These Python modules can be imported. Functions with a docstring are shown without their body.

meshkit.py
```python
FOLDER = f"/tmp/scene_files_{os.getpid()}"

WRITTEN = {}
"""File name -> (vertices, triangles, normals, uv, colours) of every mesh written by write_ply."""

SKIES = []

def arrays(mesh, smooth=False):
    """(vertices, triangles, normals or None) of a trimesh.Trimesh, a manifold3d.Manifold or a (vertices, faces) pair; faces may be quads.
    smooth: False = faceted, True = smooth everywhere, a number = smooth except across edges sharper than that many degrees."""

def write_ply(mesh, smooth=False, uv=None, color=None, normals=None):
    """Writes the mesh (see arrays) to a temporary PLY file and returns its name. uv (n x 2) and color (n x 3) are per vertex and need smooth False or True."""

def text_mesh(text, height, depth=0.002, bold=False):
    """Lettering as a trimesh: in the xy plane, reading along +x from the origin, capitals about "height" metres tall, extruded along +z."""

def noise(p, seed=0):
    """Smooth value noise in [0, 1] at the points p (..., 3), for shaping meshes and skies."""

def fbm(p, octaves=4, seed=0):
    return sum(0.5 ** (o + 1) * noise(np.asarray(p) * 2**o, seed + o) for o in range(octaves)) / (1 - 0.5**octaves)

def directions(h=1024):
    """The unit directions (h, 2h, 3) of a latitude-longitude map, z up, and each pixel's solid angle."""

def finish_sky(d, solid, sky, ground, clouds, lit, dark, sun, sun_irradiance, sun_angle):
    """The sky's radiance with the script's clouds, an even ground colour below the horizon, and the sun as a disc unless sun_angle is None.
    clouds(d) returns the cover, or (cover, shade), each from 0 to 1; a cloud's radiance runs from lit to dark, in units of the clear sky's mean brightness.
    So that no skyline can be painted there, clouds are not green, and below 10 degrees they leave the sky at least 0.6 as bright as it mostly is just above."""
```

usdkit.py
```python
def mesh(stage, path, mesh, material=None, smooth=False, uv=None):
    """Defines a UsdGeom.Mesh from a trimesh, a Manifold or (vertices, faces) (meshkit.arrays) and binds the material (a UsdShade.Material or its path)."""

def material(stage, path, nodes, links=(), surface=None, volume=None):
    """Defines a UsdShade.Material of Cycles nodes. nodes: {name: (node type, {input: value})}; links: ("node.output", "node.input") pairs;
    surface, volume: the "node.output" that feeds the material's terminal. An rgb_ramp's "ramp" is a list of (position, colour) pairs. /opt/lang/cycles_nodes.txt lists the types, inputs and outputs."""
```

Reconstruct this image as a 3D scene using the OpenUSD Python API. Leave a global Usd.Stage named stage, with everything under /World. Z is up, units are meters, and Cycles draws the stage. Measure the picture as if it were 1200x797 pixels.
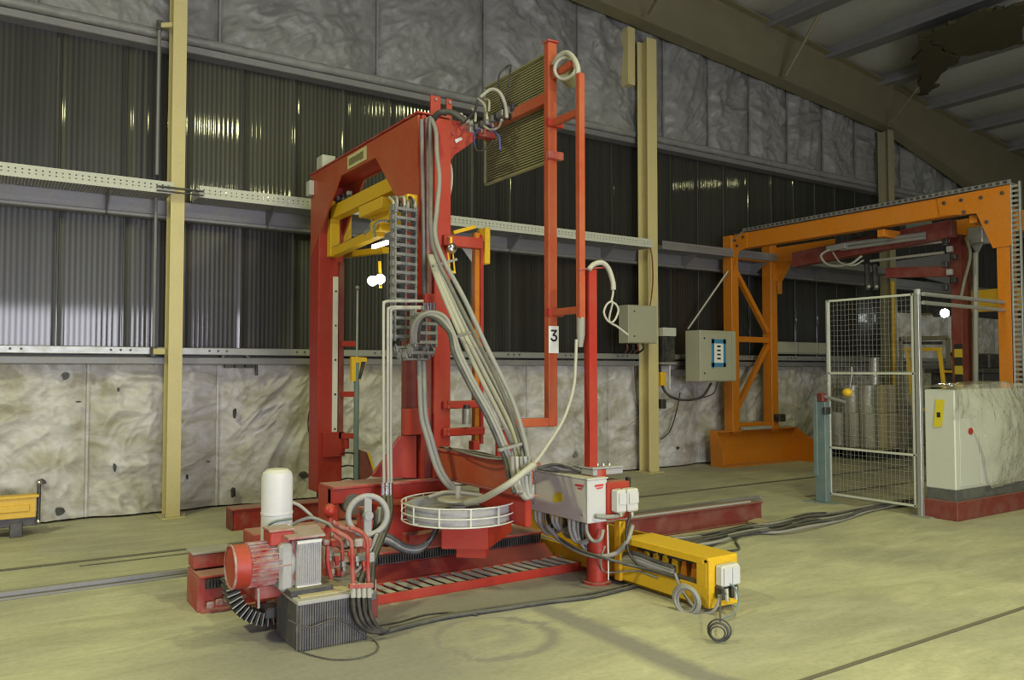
import math, random
import numpy as np, trimesh
from shapely.geometry import Polygon
from pxr import Usd, UsdGeom, UsdLux, UsdShade, Gf, Sdf, Vt
import usdkit, meshkit

stage = Usd.Stage.CreateInMemory()
UsdGeom.SetStageUpAxis(stage, UsdGeom.Tokens.z)
UsdGeom.SetStageMetersPerUnit(stage, 1.0)
W = UsdGeom.Xform.Define(stage, '/World').GetPrim()
stage.SetDefaultPrim(W)
UsdGeom.Scope.Define(stage, '/World/Looks')
rng = random.Random(7)
PI = math.pi

# ---------------------------------------------------------------- camera (world: x along the wall, y towards it, z up)
FPX, YAW, PITCH, EYE = 950.0, math.radians(33.3), math.radians(2.1), 1.5
EXPOSURE = 0.0
_f = np.array([math.sin(YAW) * math.cos(PITCH), math.cos(YAW) * math.cos(PITCH), math.sin(PITCH)])
_r = np.array([math.cos(YAW), -math.sin(YAW), 0.0])
_u = np.cross(_r, _f)
CAM = np.array([0, 0, EYE])
cam = UsdGeom.Camera.Define(stage, '/World/camera')
cam.CreateHorizontalApertureAttr(36.0); cam.CreateVerticalApertureAttr(36.0 * 797 / 1200)
cam.CreateFocalLengthAttr(36.0 * FPX / 1200); cam.CreateClippingRangeAttr(Gf.Vec2f(0.05, 200))
cam.CreateExposureAttr(EXPOSURE)
cam.AddTransformOp().Set(Gf.Matrix4d(*_r, 0, *_u, 0, *(-_f), 0, *CAM, 1))

def at(px, py, x=None, y=None, z=None):
    """survey: the point where the sight line through a picture point meets the plane x, y or z = value"""
    d = _f + _r * ((px - 600) / FPX) - _u * ((py - 398.5) / FPX)
    i, v = (0, x) if x is not None else (1, y) if y is not None else (2, z)
    return CAM + d * ((v - CAM[i]) / d[i])

# ---------------------------------------------------------------- light: dim hall ambient, high-bay lamps, daylight through the loading door behind the camera
dome = UsdLux.DomeLight.Define(stage, '/World/hall_ambient')
dome.CreateIntensityAttr(0.10); dome.CreateColorAttr(Gf.Vec3f(0.88, 0.90, 1.0))

def lamp(name, loc, r, power, col):
    l = UsdLux.DiskLight.Define(stage, '/World/' + name)
    l.CreateRadiusAttr(r); l.CreateIntensityAttr(power); l.CreateColorAttr(Gf.Vec3f(*col))
    l.AddTranslateOp().Set(Gf.Vec3d(*loc))
HB = (0.95, 0.95, 0.46)
lamp('high_bay_lamp', (3.75, 1.0, 6.6), 0.28, 210, HB)
lamp('high_bay_lamp_001', (6.6, 4.6, 6.45), 0.15, 170, HB)
lamp('high_bay_lamp_002', (15.6, 3.9, 6.3), 0.15, 110, HB)
lamp('high_bay_lamp_003', (-3.2, 3.6, 6.6), 0.34, 330, HB)
lamp('high_bay_lamp_004', (5.5, -4.4, 6.3), 0.36, 400, HB)

def rect(name, loc, w, h, power, col, rot):
    l = UsdLux.RectLight.Define(stage, '/World/' + name)
    l.CreateWidthAttr(w); l.CreateHeightAttr(h); l.CreateIntensityAttr(power); l.CreateColorAttr(Gf.Vec3f(*col))
    l.AddTranslateOp().Set(Gf.Vec3d(*loc)); l.AddRotateXYZOp().Set(Gf.Vec3f(*rot))
rect('loading_door_daylight', (1.3, -5.9, 1.55), 5.0, 3.1, 16, (0.90, 0.89, 1.0), (90, 0, 0))

# ---------------------------------------------------------------- materials
def lin(r, g, b):
    f = lambda c: (c / 255 / 12.92) if c / 255 <= 0.04045 else ((c / 255 + 0.055) / 1.055) ** 2.4
    return (f(r), f(g), f(b))
DUST = (0.40, 0.37, 0.27)

def paint(name, col, rough=0.45, dust=0.25, up=0.5, dustcol=DUST, scale=4.0, metallic=0.0, var=0.25, bump=0.05, lo=0.42, hi=0.72):
    c2 = tuple(c * (1 - var) for c in col)
    n = {'g': ('geometry', {}), 'n': ('noise_texture', {'scale': scale, 'detail': 5.0, 'roughness': 0.6}),
         'n2': ('noise_texture', {'scale': scale * 9, 'detail': 3.0}),
         'c': ('mix', {'color1': col, 'color2': c2}),
         'mr': ('map_range', {'from_min': lo, 'from_max': hi, 'to_min': 0.0, 'to_max': dust, 'clamp': True}),
         's': ('separate_xyz', {}), 'mu': ('map_range', {'from_min': 0.55, 'from_max': 0.95, 'to_min': 0.0, 'to_max': up, 'clamp': True}),
         'mm': ('math', {'math_type': 'multiply'}), 'k': ('map_range', {'from_min': 0.2, 'from_max': 0.7, 'to_min': 0.6, 'to_max': 1.0, 'clamp': True}),
         'mx': ('math', {'math_type': 'maximum'}), 'd': ('mix', {'color2': dustcol}),
         'rr': ('map_range', {'from_min': 0, 'from_max': 1, 'to_min': rough, 'to_max': 0.9}),
         'b': ('bump', {'strength': bump, 'distance': 0.01}),
         'p': ('principled_bsdf', {'metallic': metallic})}
    l = [('g.position', 'n.vector'), ('g.position', 'n2.vector'), ('n2.fac', 'c.fac'), ('n.fac', 'mr.value'), ('g.normal', 's.vector'), ('s.z', 'mu.value'),
         ('n2.fac', 'k.value'), ('mu.result', 'mm.value1'), ('k.result', 'mm.value2'), ('mr.result', 'mx.value1'), ('mm.value', 'mx.value2'),
         ('mx.value', 'd.fac'), ('c.color', 'd.color1'), ('mx.value', 'rr.value'), ('rr.result', 'p.roughness'), ('d.color', 'p.base_color'),
         ('n2.fac', 'b.height'), ('b.normal', 'p.normal')]
    return usdkit.material(stage, '/World/Looks/' + name, n, l, surface='p.BSDF')

def plain(name, col, rough=0.5, metallic=0.0, **kw):
    return usdkit.material(stage, '/World/Looks/' + name, {'p': ('principled_bsdf', {'base_color': col, 'roughness': rough, 'metallic': metallic, **kw})}, [], surface='p.BSDF')

def emit(name, col, strength):
    return usdkit.material(stage, '/World/Looks/' + name, {'e': ('emission', {'color': col, 'strength': strength})}, [], surface='e.emission')

M = dict(
    red=paint('red_paint', (0.43, 0.028, 0.016), 0.45, 0.10, 0.35, (0.40, 0.26, 0.15), scale=2.2),
    deepred=paint('deep_red_plate', (0.23, 0.018, 0.016), 0.35, 0.2, 0.12, (0.30, 0.2, 0.16), scale=5),
    redwarm=paint('warm_lit_red_paint', (0.48, 0.085, 0.034), 0.42, 0.25, 0.35, (0.46, 0.26, 0.11), scale=2.2),  # the red paint with warm lamp light put into its colour
    redold=paint('dusty_red_paint', (0.42, 0.035, 0.026), 0.45, 0.45, 0.75, (0.40, 0.33, 0.27), scale=7),
    maroon=paint('oxide_red_primer', (0.20, 0.032, 0.026), 0.55, 0.25, 0.7, (0.30, 0.24, 0.18), scale=5),
    orange=paint('orange_paint', (0.62, 0.20, 0.008), 0.42, 0.06, 0.3, scale=3),
    yellow=paint('yellow_paint', (0.80, 0.49, 0.02), 0.42, 0.10, 0.12, (0.5, 0.4, 0.1), scale=4),
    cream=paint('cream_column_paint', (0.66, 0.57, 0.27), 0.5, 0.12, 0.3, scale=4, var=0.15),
    creamshade=paint('shaded_column_paint', (0.33, 0.30, 0.19), 0.5, 0.3, 0.3, scale=4),  # the cream column paint darkened, weaker light put into its colour
    olive=paint('olive_rafter_paint', (0.235, 0.215, 0.13), 0.5, 0.15, 0.3, scale=3),
    steel=paint('galvanised_steel', (0.40, 0.41, 0.40), 0.38, 0.2, 0.4, scale=8, metallic=0.45),
    girt=paint('dull_zinc_girt', (0.25, 0.25, 0.27), 0.5, 0.2, 0.4, scale=6, metallic=0.3),
    dark=paint('dark_steel', (0.06, 0.06, 0.065), 0.45, 0.25, 0.5, scale=8, metallic=0.3),
    black=paint('black_rubber', (0.022, 0.022, 0.024), 0.5, 0.15, 0.35, scale=12),
    chain=paint('grey_chain_plastic', (0.20, 0.20, 0.215), 0.5, 0.3, 0.4, scale=14),
    hose=paint('grey_conduit', (0.29, 0.29, 0.28), 0.55, 0.3, 0.3, scale=9),
    hosel=paint('pale_conduit', (0.47, 0.46, 0.40), 0.55, 0.25, 0.3, scale=9),
    hosed=paint('dark_cable', (0.055, 0.055, 0.06), 0.5, 0.18, 0.3, scale=9),
    mauve=paint('plum_conduit', (0.22, 0.10, 0.12), 0.5, 0.3, 0.3, scale=9),
    white=paint('white_paint', (0.70, 0.70, 0.68), 0.4, 0.10, 0.3, scale=5, var=0.1),
    offwhite=paint('chalky_white_tank', (0.66, 0.66, 0.70), 0.5, 0.10, 0.6, (0.55, 0.52, 0.38), scale=6, var=0.1),
    boxgrey=paint('light_grey_enamel', (0.60, 0.61, 0.63), 0.4, 0.10, 0.65, (0.52, 0.48, 0.3), scale=5, var=0.1),
    cabinet=paint('beige_cabinet_enamel', (0.40, 0.40, 0.30), 0.45, 0.1, 0.3, scale=4, var=0.1),
    cabgrey=paint('pale_cabinet_enamel', (0.55, 0.57, 0.50), 0.4, 0.08, 0.3, scale=4, var=0.08),
    plinth=paint('dark_grey_plinth', (0.10, 0.105, 0.10), 0.5, 0.2, 0.4, scale=6),
    tealpost=paint('grey_teal_paint', (0.15, 0.22, 0.23), 0.5, 0.2, 0.5, scale=8),
    finned=paint('grey_cast_fins', (0.125, 0.12, 0.115), 0.5, 0.3, 0.5, (0.33, 0.32, 0.28), scale=14),
    reel=paint('dusty_reel_grey', (0.40, 0.40, 0.42), 0.55, 0.35, 0.3, scale=7),
    dustred=paint('dust_caked_red', (0.40, 0.045, 0.03), 0.6, 1.0, 0.95, (0.38, 0.34, 0.33), scale=11, lo=0.34, hi=0.62),
    screen=paint('khaki_screen_slats', (0.30, 0.29, 0.15), 0.5, 0.2, 0.4, scale=10),
    tin=paint('tinned_steel', (0.72, 0.72, 0.70), 0.28, 0.05, 0.3, scale=10, metallic=0.5),
    card=paint('tan_cardboard', (0.50, 0.42, 0.26), 0.8, 0.1, 0.2, scale=6),
    blue=plain('blue_tape', (0.05, 0.22, 0.42), 0.5), bluew=plain('blue_hose', (0.10, 0.12, 0.38), 0.5),
    paper=plain('white_paper', (0.80, 0.80, 0.76), 0.6), ink=plain('black_ink', (0.015, 0.015, 0.015), 0.6),
    grout=plain('faded_brown_ink', (0.22, 0.19, 0.09), 0.6),
    label=plain('cream_label', (0.62, 0.58, 0.30), 0.5), sticker=plain('yellow_sticker', (0.62, 0.52, 0.03), 0.5), redlab=plain('red_sticker', (0.60, 0.05, 0.06), 0.5),
    chrome=plain('bright_steel', (0.75, 0.75, 0.74), 0.18, 1.0),
    fibre=paint('torn_brown_fibre', (0.085, 0.075, 0.035), 0.95, 0.3, 0.0, (0.03, 0.03, 0.02), scale=9, bump=0.6),
    roofsheet=paint('roof_blanket_facing', (0.44, 0.44, 0.41), 0.6, 0.25, 0.0, (0.28, 0.28, 0.26), scale=1.5),
    purlin=paint('zinc_purlin', (0.25, 0.255, 0.265), 0.5, 0.2, 0.0, scale=4, metallic=0.2),
    slats=paint('pale_worn_slats', (0.55, 0.55, 0.52), 0.5, 0.3, 0.2, scale=9),
    mastgrey=paint('dull_grey_conduit', (0.19, 0.185, 0.19), 0.5, 0.25, 0.3, scale=9),
    glow=emit('lamp_glow', (0.95, 1.0, 0.98), 26), tube=emit('tube_glow', (1.0, 0.97, 0.85), 4.5),
)

def node_mat(name, n, l, s='p.BSDF'):
    return usdkit.material(stage, '/World/Looks/' + name, n, l, surface=s)

# wrinkled foil-faced insulation blanket
def blanket(name, col, col2, rough):
    return node_mat(name, {
        'g': ('geometry', {}), 'mp': ('mapping', {'scale': (1.0, 1.0, 1.7)}), 'n': ('noise_texture', {'scale': 2.4, 'detail': 6.0, 'roughness': 0.65, 'distortion': 0.6}),
        'r': ('map_range', {'from_min': 0.35, 'from_max': 0.68, 'to_min': 0, 'to_max': 1, 'clamp': True}),
        'c': ('mix', {'color1': col, 'color2': col2}),
        'w': ('noise_texture', {'scale': 3.0, 'detail': 3.0}), 'wm': ('mix', {'fac': 0.16}), 'v': ('voronoi_texture', {'scale': 4.2, 'feature': 'f1', 'detail': 2.0, 'roughness': 0.55}),
        'b': ('bump', {'strength': 0.4, 'distance': 0.04}), 'p': ('principled_bsdf', {'roughness': rough, 'metallic': 0.0})},
        [('g.position', 'mp.vector'), ('mp.vector', 'n.vector'), ('g.position', 'w.vector'), ('g.position', 'wm.color1'), ('w.color', 'wm.color2'), ('wm.color', 'v.vector'), ('n.fac', 'r.value'), ('r.result', 'c.fac'), ('c.color', 'p.base_color'), ('v.distance', 'b.height'), ('b.normal', 'p.normal')])
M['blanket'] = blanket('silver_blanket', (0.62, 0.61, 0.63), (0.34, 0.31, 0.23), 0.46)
M['blanketshade'] = blanket('shaded_blanket', (0.28, 0.28, 0.28), (0.19, 0.19, 0.185), 0.46)  # same foil, darkened in colour because the upper wall is less lit

# fluted glazing sheet, dark and glossy
M['glazing'] = node_mat('fluted_glazing', {
    'g': ('geometry', {}), 'mp': ('mapping', {'scale': (6.0, 1.0, 0.12)}), 'n': ('noise_texture', {'scale': 1.6, 'detail': 4.0}),
    'r': ('rgb_ramp', {'ramp': [(0.3, (0.022, 0.022, 0.020)), (0.7, (0.040, 0.040, 0.036))]}),
    'd': ('diffuse_bsdf', {}), 'gl': ('glossy_bsdf', {'roughness': 0.08, 'distribution': 'beckmann'}), 'g2': ('glossy_bsdf', {'roughness': 0.38, 'distribution': 'beckmann'}), 'mg': ('mix_closure', {'fac': 0.6}), 'sx': ('separate_xyz', {}), 'w1': ('math', {'math_type': 'multiply', 'value2': 2 * PI / 0.0505}), 'w2': ('math', {'math_type': 'sine'}), 'w3': ('map_range', {'from_min': -1, 'from_max': 1, 'to_min': 0.5, 'to_max': 1.0}), 'gc': ('mix', {'mix_type': 'multiply', 'fac': 1.0, 'color2': (0.9, 0.9, 0.9)}), 'fr': ('fresnel', {'IOR': 1.75}), 'm': ('mix_closure', {})},
    [('g.position', 'mp.vector'), ('mp.vector', 'n.vector'), ('n.fac', 'r.fac'), ('g.position', 'sx.vector'), ('sx.x', 'w1.value1'), ('w1.value', 'w2.value1'), ('w2.value', 'w3.value'), ('w3.result', 'gc.color1'), ('gc.color', 'gl.color'), ('gc.color', 'g2.color'), ('gl.BSDF', 'mg.closure1'), ('g2.BSDF', 'mg.closure2'), ('r.color', 'd.color'), ('fr.fac', 'm.fac'), ('d.BSDF', 'm.closure1'), ('mg.closure', 'm.closure2')], 'm.closure')

# concrete floor: dusty cream over worn grey, with the stained and shadow-darkened strips and slab joints the photo shows
def floor_material():
    n = {'g': ('geometry', {}), 's': ('separate_xyz', {}),
         'n1': ('noise_texture', {'scale': 0.75, 'detail': 7.0, 'roughness': 0.62, 'distortion': 0.5}),
         'mp': ('mapping', {'scale': (0.6, 2.2, 1.0), 'rotation': (0, 0, -0.25)}), 'n2': ('noise_texture', {'scale': 2.2, 'detail': 6.0, 'roughness': 0.7, 'distortion': 0.7}),
         'n3': ('noise_texture', {'scale': 26, 'detail': 4.0, 'roughness': 0.7}),
         'r1': ('map_range', {'from_min': 0.40, 'from_max': 0.62, 'to_min': 0, 'to_max': 1, 'clamp': True}),
         'r2': ('map_range', {'from_min': 0.36, 'from_max': 0.66, 'to_min': 0, 'to_max': 1, 'clamp': True}),
         'c1': ('mix', {'color1': (0.43, 0.42, 0.29), 'color2': (0.58, 0.57, 0.41)}),
         'c2': ('mix', {'color2': (0.245, 0.235, 0.235)}), 'c3': ('mix', {'mix_type': 'multiply', 'fac': 0.42}),
         'k3': ('rgb_ramp', {'ramp': [(0.25, (0.62, 0.62, 0.62)), (0.55, (1, 1, 1)), (0.8, (1.1, 1.1, 1.08))]}),
         'b': ('bump', {'strength': 0.12, 'distance': 0.01}), 'p': ('principled_bsdf', {'roughness': 0.62, 'specular_ior_level': 0.35})}
    l = [('g.position', 's.vector'), ('g.position', 'n1.vector'), ('g.position', 'mp.vector'), ('mp.vector', 'n2.vector'), ('g.position', 'n3.vector'),
         ('n1.fac', 'r1.value'), ('n2.fac', 'r2.value'), ('r2.result', 'c1.fac')]
    def node(k, kind, **kw): n[k] = (kind, kw); return k
    cnt = [0]
    def mth(op, a, b):
        k = f'm{cnt[0]}'; cnt[0] += 1
        vals = {'math_type': op}
        for i, v in ((1, a), (2, b)):
            if isinstance(v, str): l.append((v, f'{k}.value{i}'))
            else: vals[f'value{i}'] = float(v)
        n[k] = ('math', vals); return k + '.value'
    def band(v, c, half, soft):      # 1 inside |v-c|<half
        k = f'm{cnt[0]}'; cnt[0] += 1
        d = mth('absolute', mth('subtract', v, c), 0)
        n[k] = ('map_range', {'from_min': half - soft, 'from_max': half + soft, 'to_min': 1, 'to_max': 0, 'clamp': True}); l.append((d, k + '.value'))
        return k + '.result'
    wob = mth('multiply', mth('subtract', 'n2.fac', 0.5), 0.35)
    X, Y = mth('add', 's.x', wob), mth('add', 's.y', wob)
    sx, sy = 's.x', 's.y'
    # worn strip that runs from under the machine towards the camera
    X2 = mth('add', 's.x', mth('multiply', wob, 0.25))
    strip = mth('multiply', band(X2, STRIP[0], STRIP[1], 0.05), band(Y, STRIP[2], STRIP[3], 0.25))
    under = mth('multiply', band(X, 2.6, 1.55, 0.25), band(Y, 4.55, 0.32, 0.12))  # band before the ladder track: floor stain plus painted rail shadow
    left = mth('multiply', band(X, 1.6, 0.9, 0.5), band(Y, 4.0, 0.75, 0.35))  # grey patch round the oil tank: floor stain plus painted shadow
    # ring worn round where a turntable stood
    dx, dy = mth('subtract', X, RING[0]), mth('subtract', Y, RING[1])
    rad = mth('sqrt', mth('add', mth('multiply', dx, dx), mth('multiply', dy, dy)), 0)
    ring = mth('multiply', band(rad, RING[2], 0.06, 0.05), 0.95)
    ring2 = mth('multiply', band(rad, RING[2] * 0.35, 0.12, 0.1), 0.7)
    st = mth('maximum', mth('maximum', strip, under), mth('maximum', mth('multiply', left, 0.9), mth('maximum', ring, ring2)))
    worn_shade = mth('maximum', mth('multiply', st, 0.9), mth('multiply', 'r1.result', 0.42))
    l += [(worn_shade, 'c2.fac'), ('c1.color', 'c2.color1'), ('c2.color', 'c3.color1'), ('n3.fac', 'k3.fac'), ('k3.color', 'c3.color2'), ('n3.fac', 'b.height'), ('b.normal', 'p.normal'), ('c3.color', 'p.base_color')]
    return node_mat('dusty_concrete', n, l)
STRIP = (3.0, 0.10, 3.35, 1.15)
RING = (2.46, 3.92, 0.33)
M['floor'] = floor_material()

# hazard stripes by height
M['hazard'] = node_mat('hazard_stripes', {'g': ('geometry', {}), 's': ('separate_xyz', {}), 'a': ('math', {'math_type': 'add'}), 'm': ('math', {'math_type': 'multiply', 'value2': 4.6}),
    'f': ('math', {'math_type': 'fraction'}), 'q': ('math', {'math_type': 'greater_than', 'value2': 0.5}), 'c': ('mix', {'color1': (0.55, 0.40, 0.03), 'color2': (0.02, 0.02, 0.02)}), 'p': ('principled_bsdf', {'roughness': 0.5})},
    [('g.position', 's.vector'), ('s.x', 'a.value1'), ('s.z', 'a.value2'), ('a.value', 'm.value1'), ('m.value', 'f.value1'), ('f.value', 'q.value1'), ('q.value', 'c.fac'), ('c.color', 'p.base_color')])

# thin clear wrap
M['wrap'] = node_mat('clear_plastic_wrap', {'g': ('geometry', {}), 'n': ('noise_texture', {'scale': 7, 'detail': 3.0, 'distortion': 1.5}), 'b': ('bump', {'strength': 0.8, 'distance': 0.05}),
    't': ('transparent_bsdf', {'color': (0.97, 0.97, 0.94)}), 'd': ('diffuse_bsdf', {'color': (0.8, 0.8, 0.68)}), 'gl': ('glossy_bsdf', {'color': (0.9, 0.9, 0.85), 'roughness': 0.07}),
    'fr': ('fresnel', {'IOR': 1.28}), 'm1': ('mix_closure', {'fac': 0.24}), 'm2': ('mix_closure', {})},
    [('g.position', 'n.vector'), ('n.fac', 'b.height'), ('b.normal', 'gl.normal'), ('b.normal', 'fr.normal'), ('t.BSDF', 'm1.closure1'), ('d.BSDF', 'm1.closure2'), ('fr.fac', 'm2.fac'), ('m1.closure', 'm2.closure1'), ('gl.BSDF', 'm2.closure2')], 'm2.closure')

# ---------------------------------------------------------------- mesh helpers
_names = {}
def numbered(parent, name):
    k = (parent, name); i = _names.get(k, 0); _names[k] = i + 1
    return f'{parent}/{name}' + (f'_{i:03d}' if i else '')

def custom(prim, **kw):
    for k, v in kw.items():
        if v: prim.SetCustomDataByKey(k, v)
    return prim

def _chamfer_template():
    pts = []
    for sx in (-1, 1):
        for sy in (-1, 1):
            for sz in (-1, 1):
                for k in range(3): pts.append((sx, sy, sz, k))
    P = np.array([[p[j] * (1 if p[3] == j else .8) for j in range(3)] for p in pts])
    h = trimesh.convex.convex_hull(P)
    idx = [int(np.argmin(((P - v) ** 2).sum(1))) for v in h.vertices]
    return [pts[i] for i in idx], np.array(h.faces)
_ct, _cf = _chamfer_template()
_cs = np.array([[a, b, c] for a, b, c, _ in _ct], float)
_ck = np.array([[1.0 if k == j else 0.0 for j in range(3)] for *_, k in _ct])          # 1 on the axis that keeps full reach

def frame(d, up=(0, 0, 1)):
    d = np.asarray(d, float); d = d / np.linalg.norm(d)
    up = np.asarray(up, float)
    if abs(d @ up) > 0.99: up = np.array([0, 1.0, 0]) if abs(d[1]) < 0.9 else np.array([1.0, 0, 0])
    s = np.cross(up, d); s /= np.linalg.norm(s)
    return d, s, np.cross(d, s)

class MB:
    """collects shapes that become ONE mesh"""
    def __init__(self): self.v, self.f, self.n = [], [], 0
    def add(self, v, f):
        v, f = np.asarray(v, float), np.asarray(f, int)
        if f.shape[1] == 4: f = np.vstack([f[:, [0, 1, 2]], f[:, [0, 2, 3]]])
        self.v.append(v); self.f.append(f + self.n); self.n += len(v); return self
    def box(self, x0, x1, y0, y1, z0, z1, c=0.004):
        return self.obox(((x0 + x1) / 2, (y0 + y1) / 2, (z0 + z1) / 2), (abs(x1 - x0), abs(y1 - y0), abs(z1 - z0)), None, c)
    def obox(self, center, size, R=None, c=0.004):
        h = np.asarray(size, float) / 2; c = min(c, h.min() * 0.45)
        v = _cs * np.where(_ck > 0.5, h, h - c) if c > 0 else _cs * h
        if R is not None: v = v @ np.asarray(R, float)          # rows of R: the box's own axes
        return self.add(v + np.asarray(center, float), _cf)
    def bar(self, p, q, w, h, up=(0, 0, 1), c=0.003):
        p, q = np.asarray(p, float), np.asarray(q, float); d, s, t = frame(q - p, up)
        return self.obox((p + q) / 2, (np.linalg.norm(q - p), w, h), np.array([d, s, t]), c)
    def tube(self, pts, r, n=8, smooth=0, closed=False):
        pts = np.asarray(pts, float)
        if smooth: pts = spline(pts, smooth, closed)
        m = len(pts); t = np.gradient(pts, axis=0) if not closed else np.roll(pts, -1, 0) - np.roll(pts, 1, 0)
        t /= np.maximum(np.linalg.norm(t, axis=1, keepdims=True), 1e-9)
        _, s, u = frame(t[0]); V = []
        for i in range(m):
            s = s - t[i] * (s @ t[i]); s /= max(np.linalg.norm(s), 1e-9); u = np.cross(t[i], s)
            a = np.arange(n) * 2 * PI / n
            rr = r[i] if np.ndim(r) else r
            V.append(pts[i] + rr * (np.cos(a)[:, None] * s + np.sin(a)[:, None] * u))
        V = np.vstack(V); F = []
        mm = m if closed else m - 1
        i = np.repeat(np.arange(mm), n); j = np.tile(np.arange(n), mm); k = (j + 1) % n; i2 = (i + 1) % m
        F = np.stack([i * n + j, i * n + k, i2 * n + k, i2 * n + j], 1)
        F = np.vstack([F[:, [0, 1, 2]], F[:, [0, 2, 3]]])
        if not closed:
            V = np.vstack([V, pts[0], pts[-1]]); a, b = m * n, m * n + 1; j = np.arange(n); k = (j + 1) % n
            F = np.vstack([F, np.stack([np.full(n, a), k, j], 1), np.stack([np.full(n, b), (m - 1) * n + j, (m - 1) * n + k], 1)])
        return self.add(V, F)
    def cyl(self, p, q, r, n=20, r2=None):
        p, q = np.asarray(p, float), np.asarray(q, float)
        r2 = r if r2 is None else r2
        return self.lathe([(0, r), (np.linalg.norm(q - p), r2)], p, q - p, n)
    def lathe(self, prof, base, axis=(0, 0, 1), n=28, cap=True):
        """prof: (distance along axis, radius) pairs"""
        d, s, t = frame(axis); base = np.asarray(base, float); a = np.arange(n) * 2 * PI / n
        ring = np.cos(a)[:, None] * s + np.sin(a)[:, None] * t
        V = np.vstack([base + d * h + ring * max(r, 1e-5) for h, r in prof]); m = len(prof)
        i = np.repeat(np.arange(m - 1), n); j = np.tile(np.arange(n), m - 1); k = (j + 1) % n
        F = np.stack([i * n + j, i * n + k, (i + 1) * n + k, (i + 1) * n + j], 1); F = np.vstack([F[:, [0, 1, 2]], F[:, [0, 2, 3]]])
        if cap:
            V = np.vstack([V, base + d * prof[0][0], base + d * prof[-1][0]]); j = np.arange(n); k = (j + 1) % n; A = m * n
            F = np.vstack([F, np.stack([np.full(n, A), k, j], 1), np.stack([np.full(n, A + 1), (m - 1) * n + j, (m - 1) * n + k], 1)])
        return self.add(V, F)
    def plate(self, pts, thick, holes=()):
        """flat outline of coplanar 3-D points, given thickness vector"""
        P = np.asarray(pts, float); th = np.asarray(thick, float); o = P[0]
        nrm = th / np.linalg.norm(th); d = P[1] - P[0]; d = d - nrm * (d @ nrm); d /= np.linalg.norm(d); e = np.cross(nrm, d)
        poly = Polygon(np.stack([(P - o) @ d, (P - o) @ e], 1), [np.stack([(np.asarray(h) - o) @ d, (np.asarray(h) - o) @ e], 1) for h in holes])
        m = trimesh.creation.extrude_polygon(poly, np.linalg.norm(th))
        return self.add(o + m.vertices[:, :1] * d + m.vertices[:, 1:2] * e + m.vertices[:, 2:] * nrm, m.faces)
    def sphere(self, c, r, sub=2, scale=(1, 1, 1)):
        m = trimesh.creation.icosphere(subdivisions=sub, radius=r)
        return self.add(m.vertices * scale + np.asarray(c, float), m.faces)
    def torus(self, c, axis, R, r, n=28, k=8, a0=0.0, a1=2 * PI):
        d, s, t = frame(axis); full = abs(a1 - a0) > 2 * PI - 1e-3
        a = np.linspace(a0, a1, n, endpoint=not full)
        return self.tube(np.asarray(c, float) + R * (np.cos(a)[:, None] * s + np.sin(a)[:, None] * t), r, k, closed=full)
    def text(self, s, origin, right, up, height, depth=0.002, bold=False, center=False):
        m = meshkit.text_mesh(s, height, depth, bold); v = np.array(m.vertices)
        if center: v[:, 0] -= (v[:, 0].min() + v[:, 0].max()) / 2
        r, u = np.asarray(right, float), np.asarray(up, float); r, u = r / np.linalg.norm(r), u / np.linalg.norm(u); nn = np.cross(r, u)
        return self.add(np.asarray(origin, float) + v[:, :1] * r + v[:, 1:2] * u + v[:, 2:] * nn, m.faces)
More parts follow.
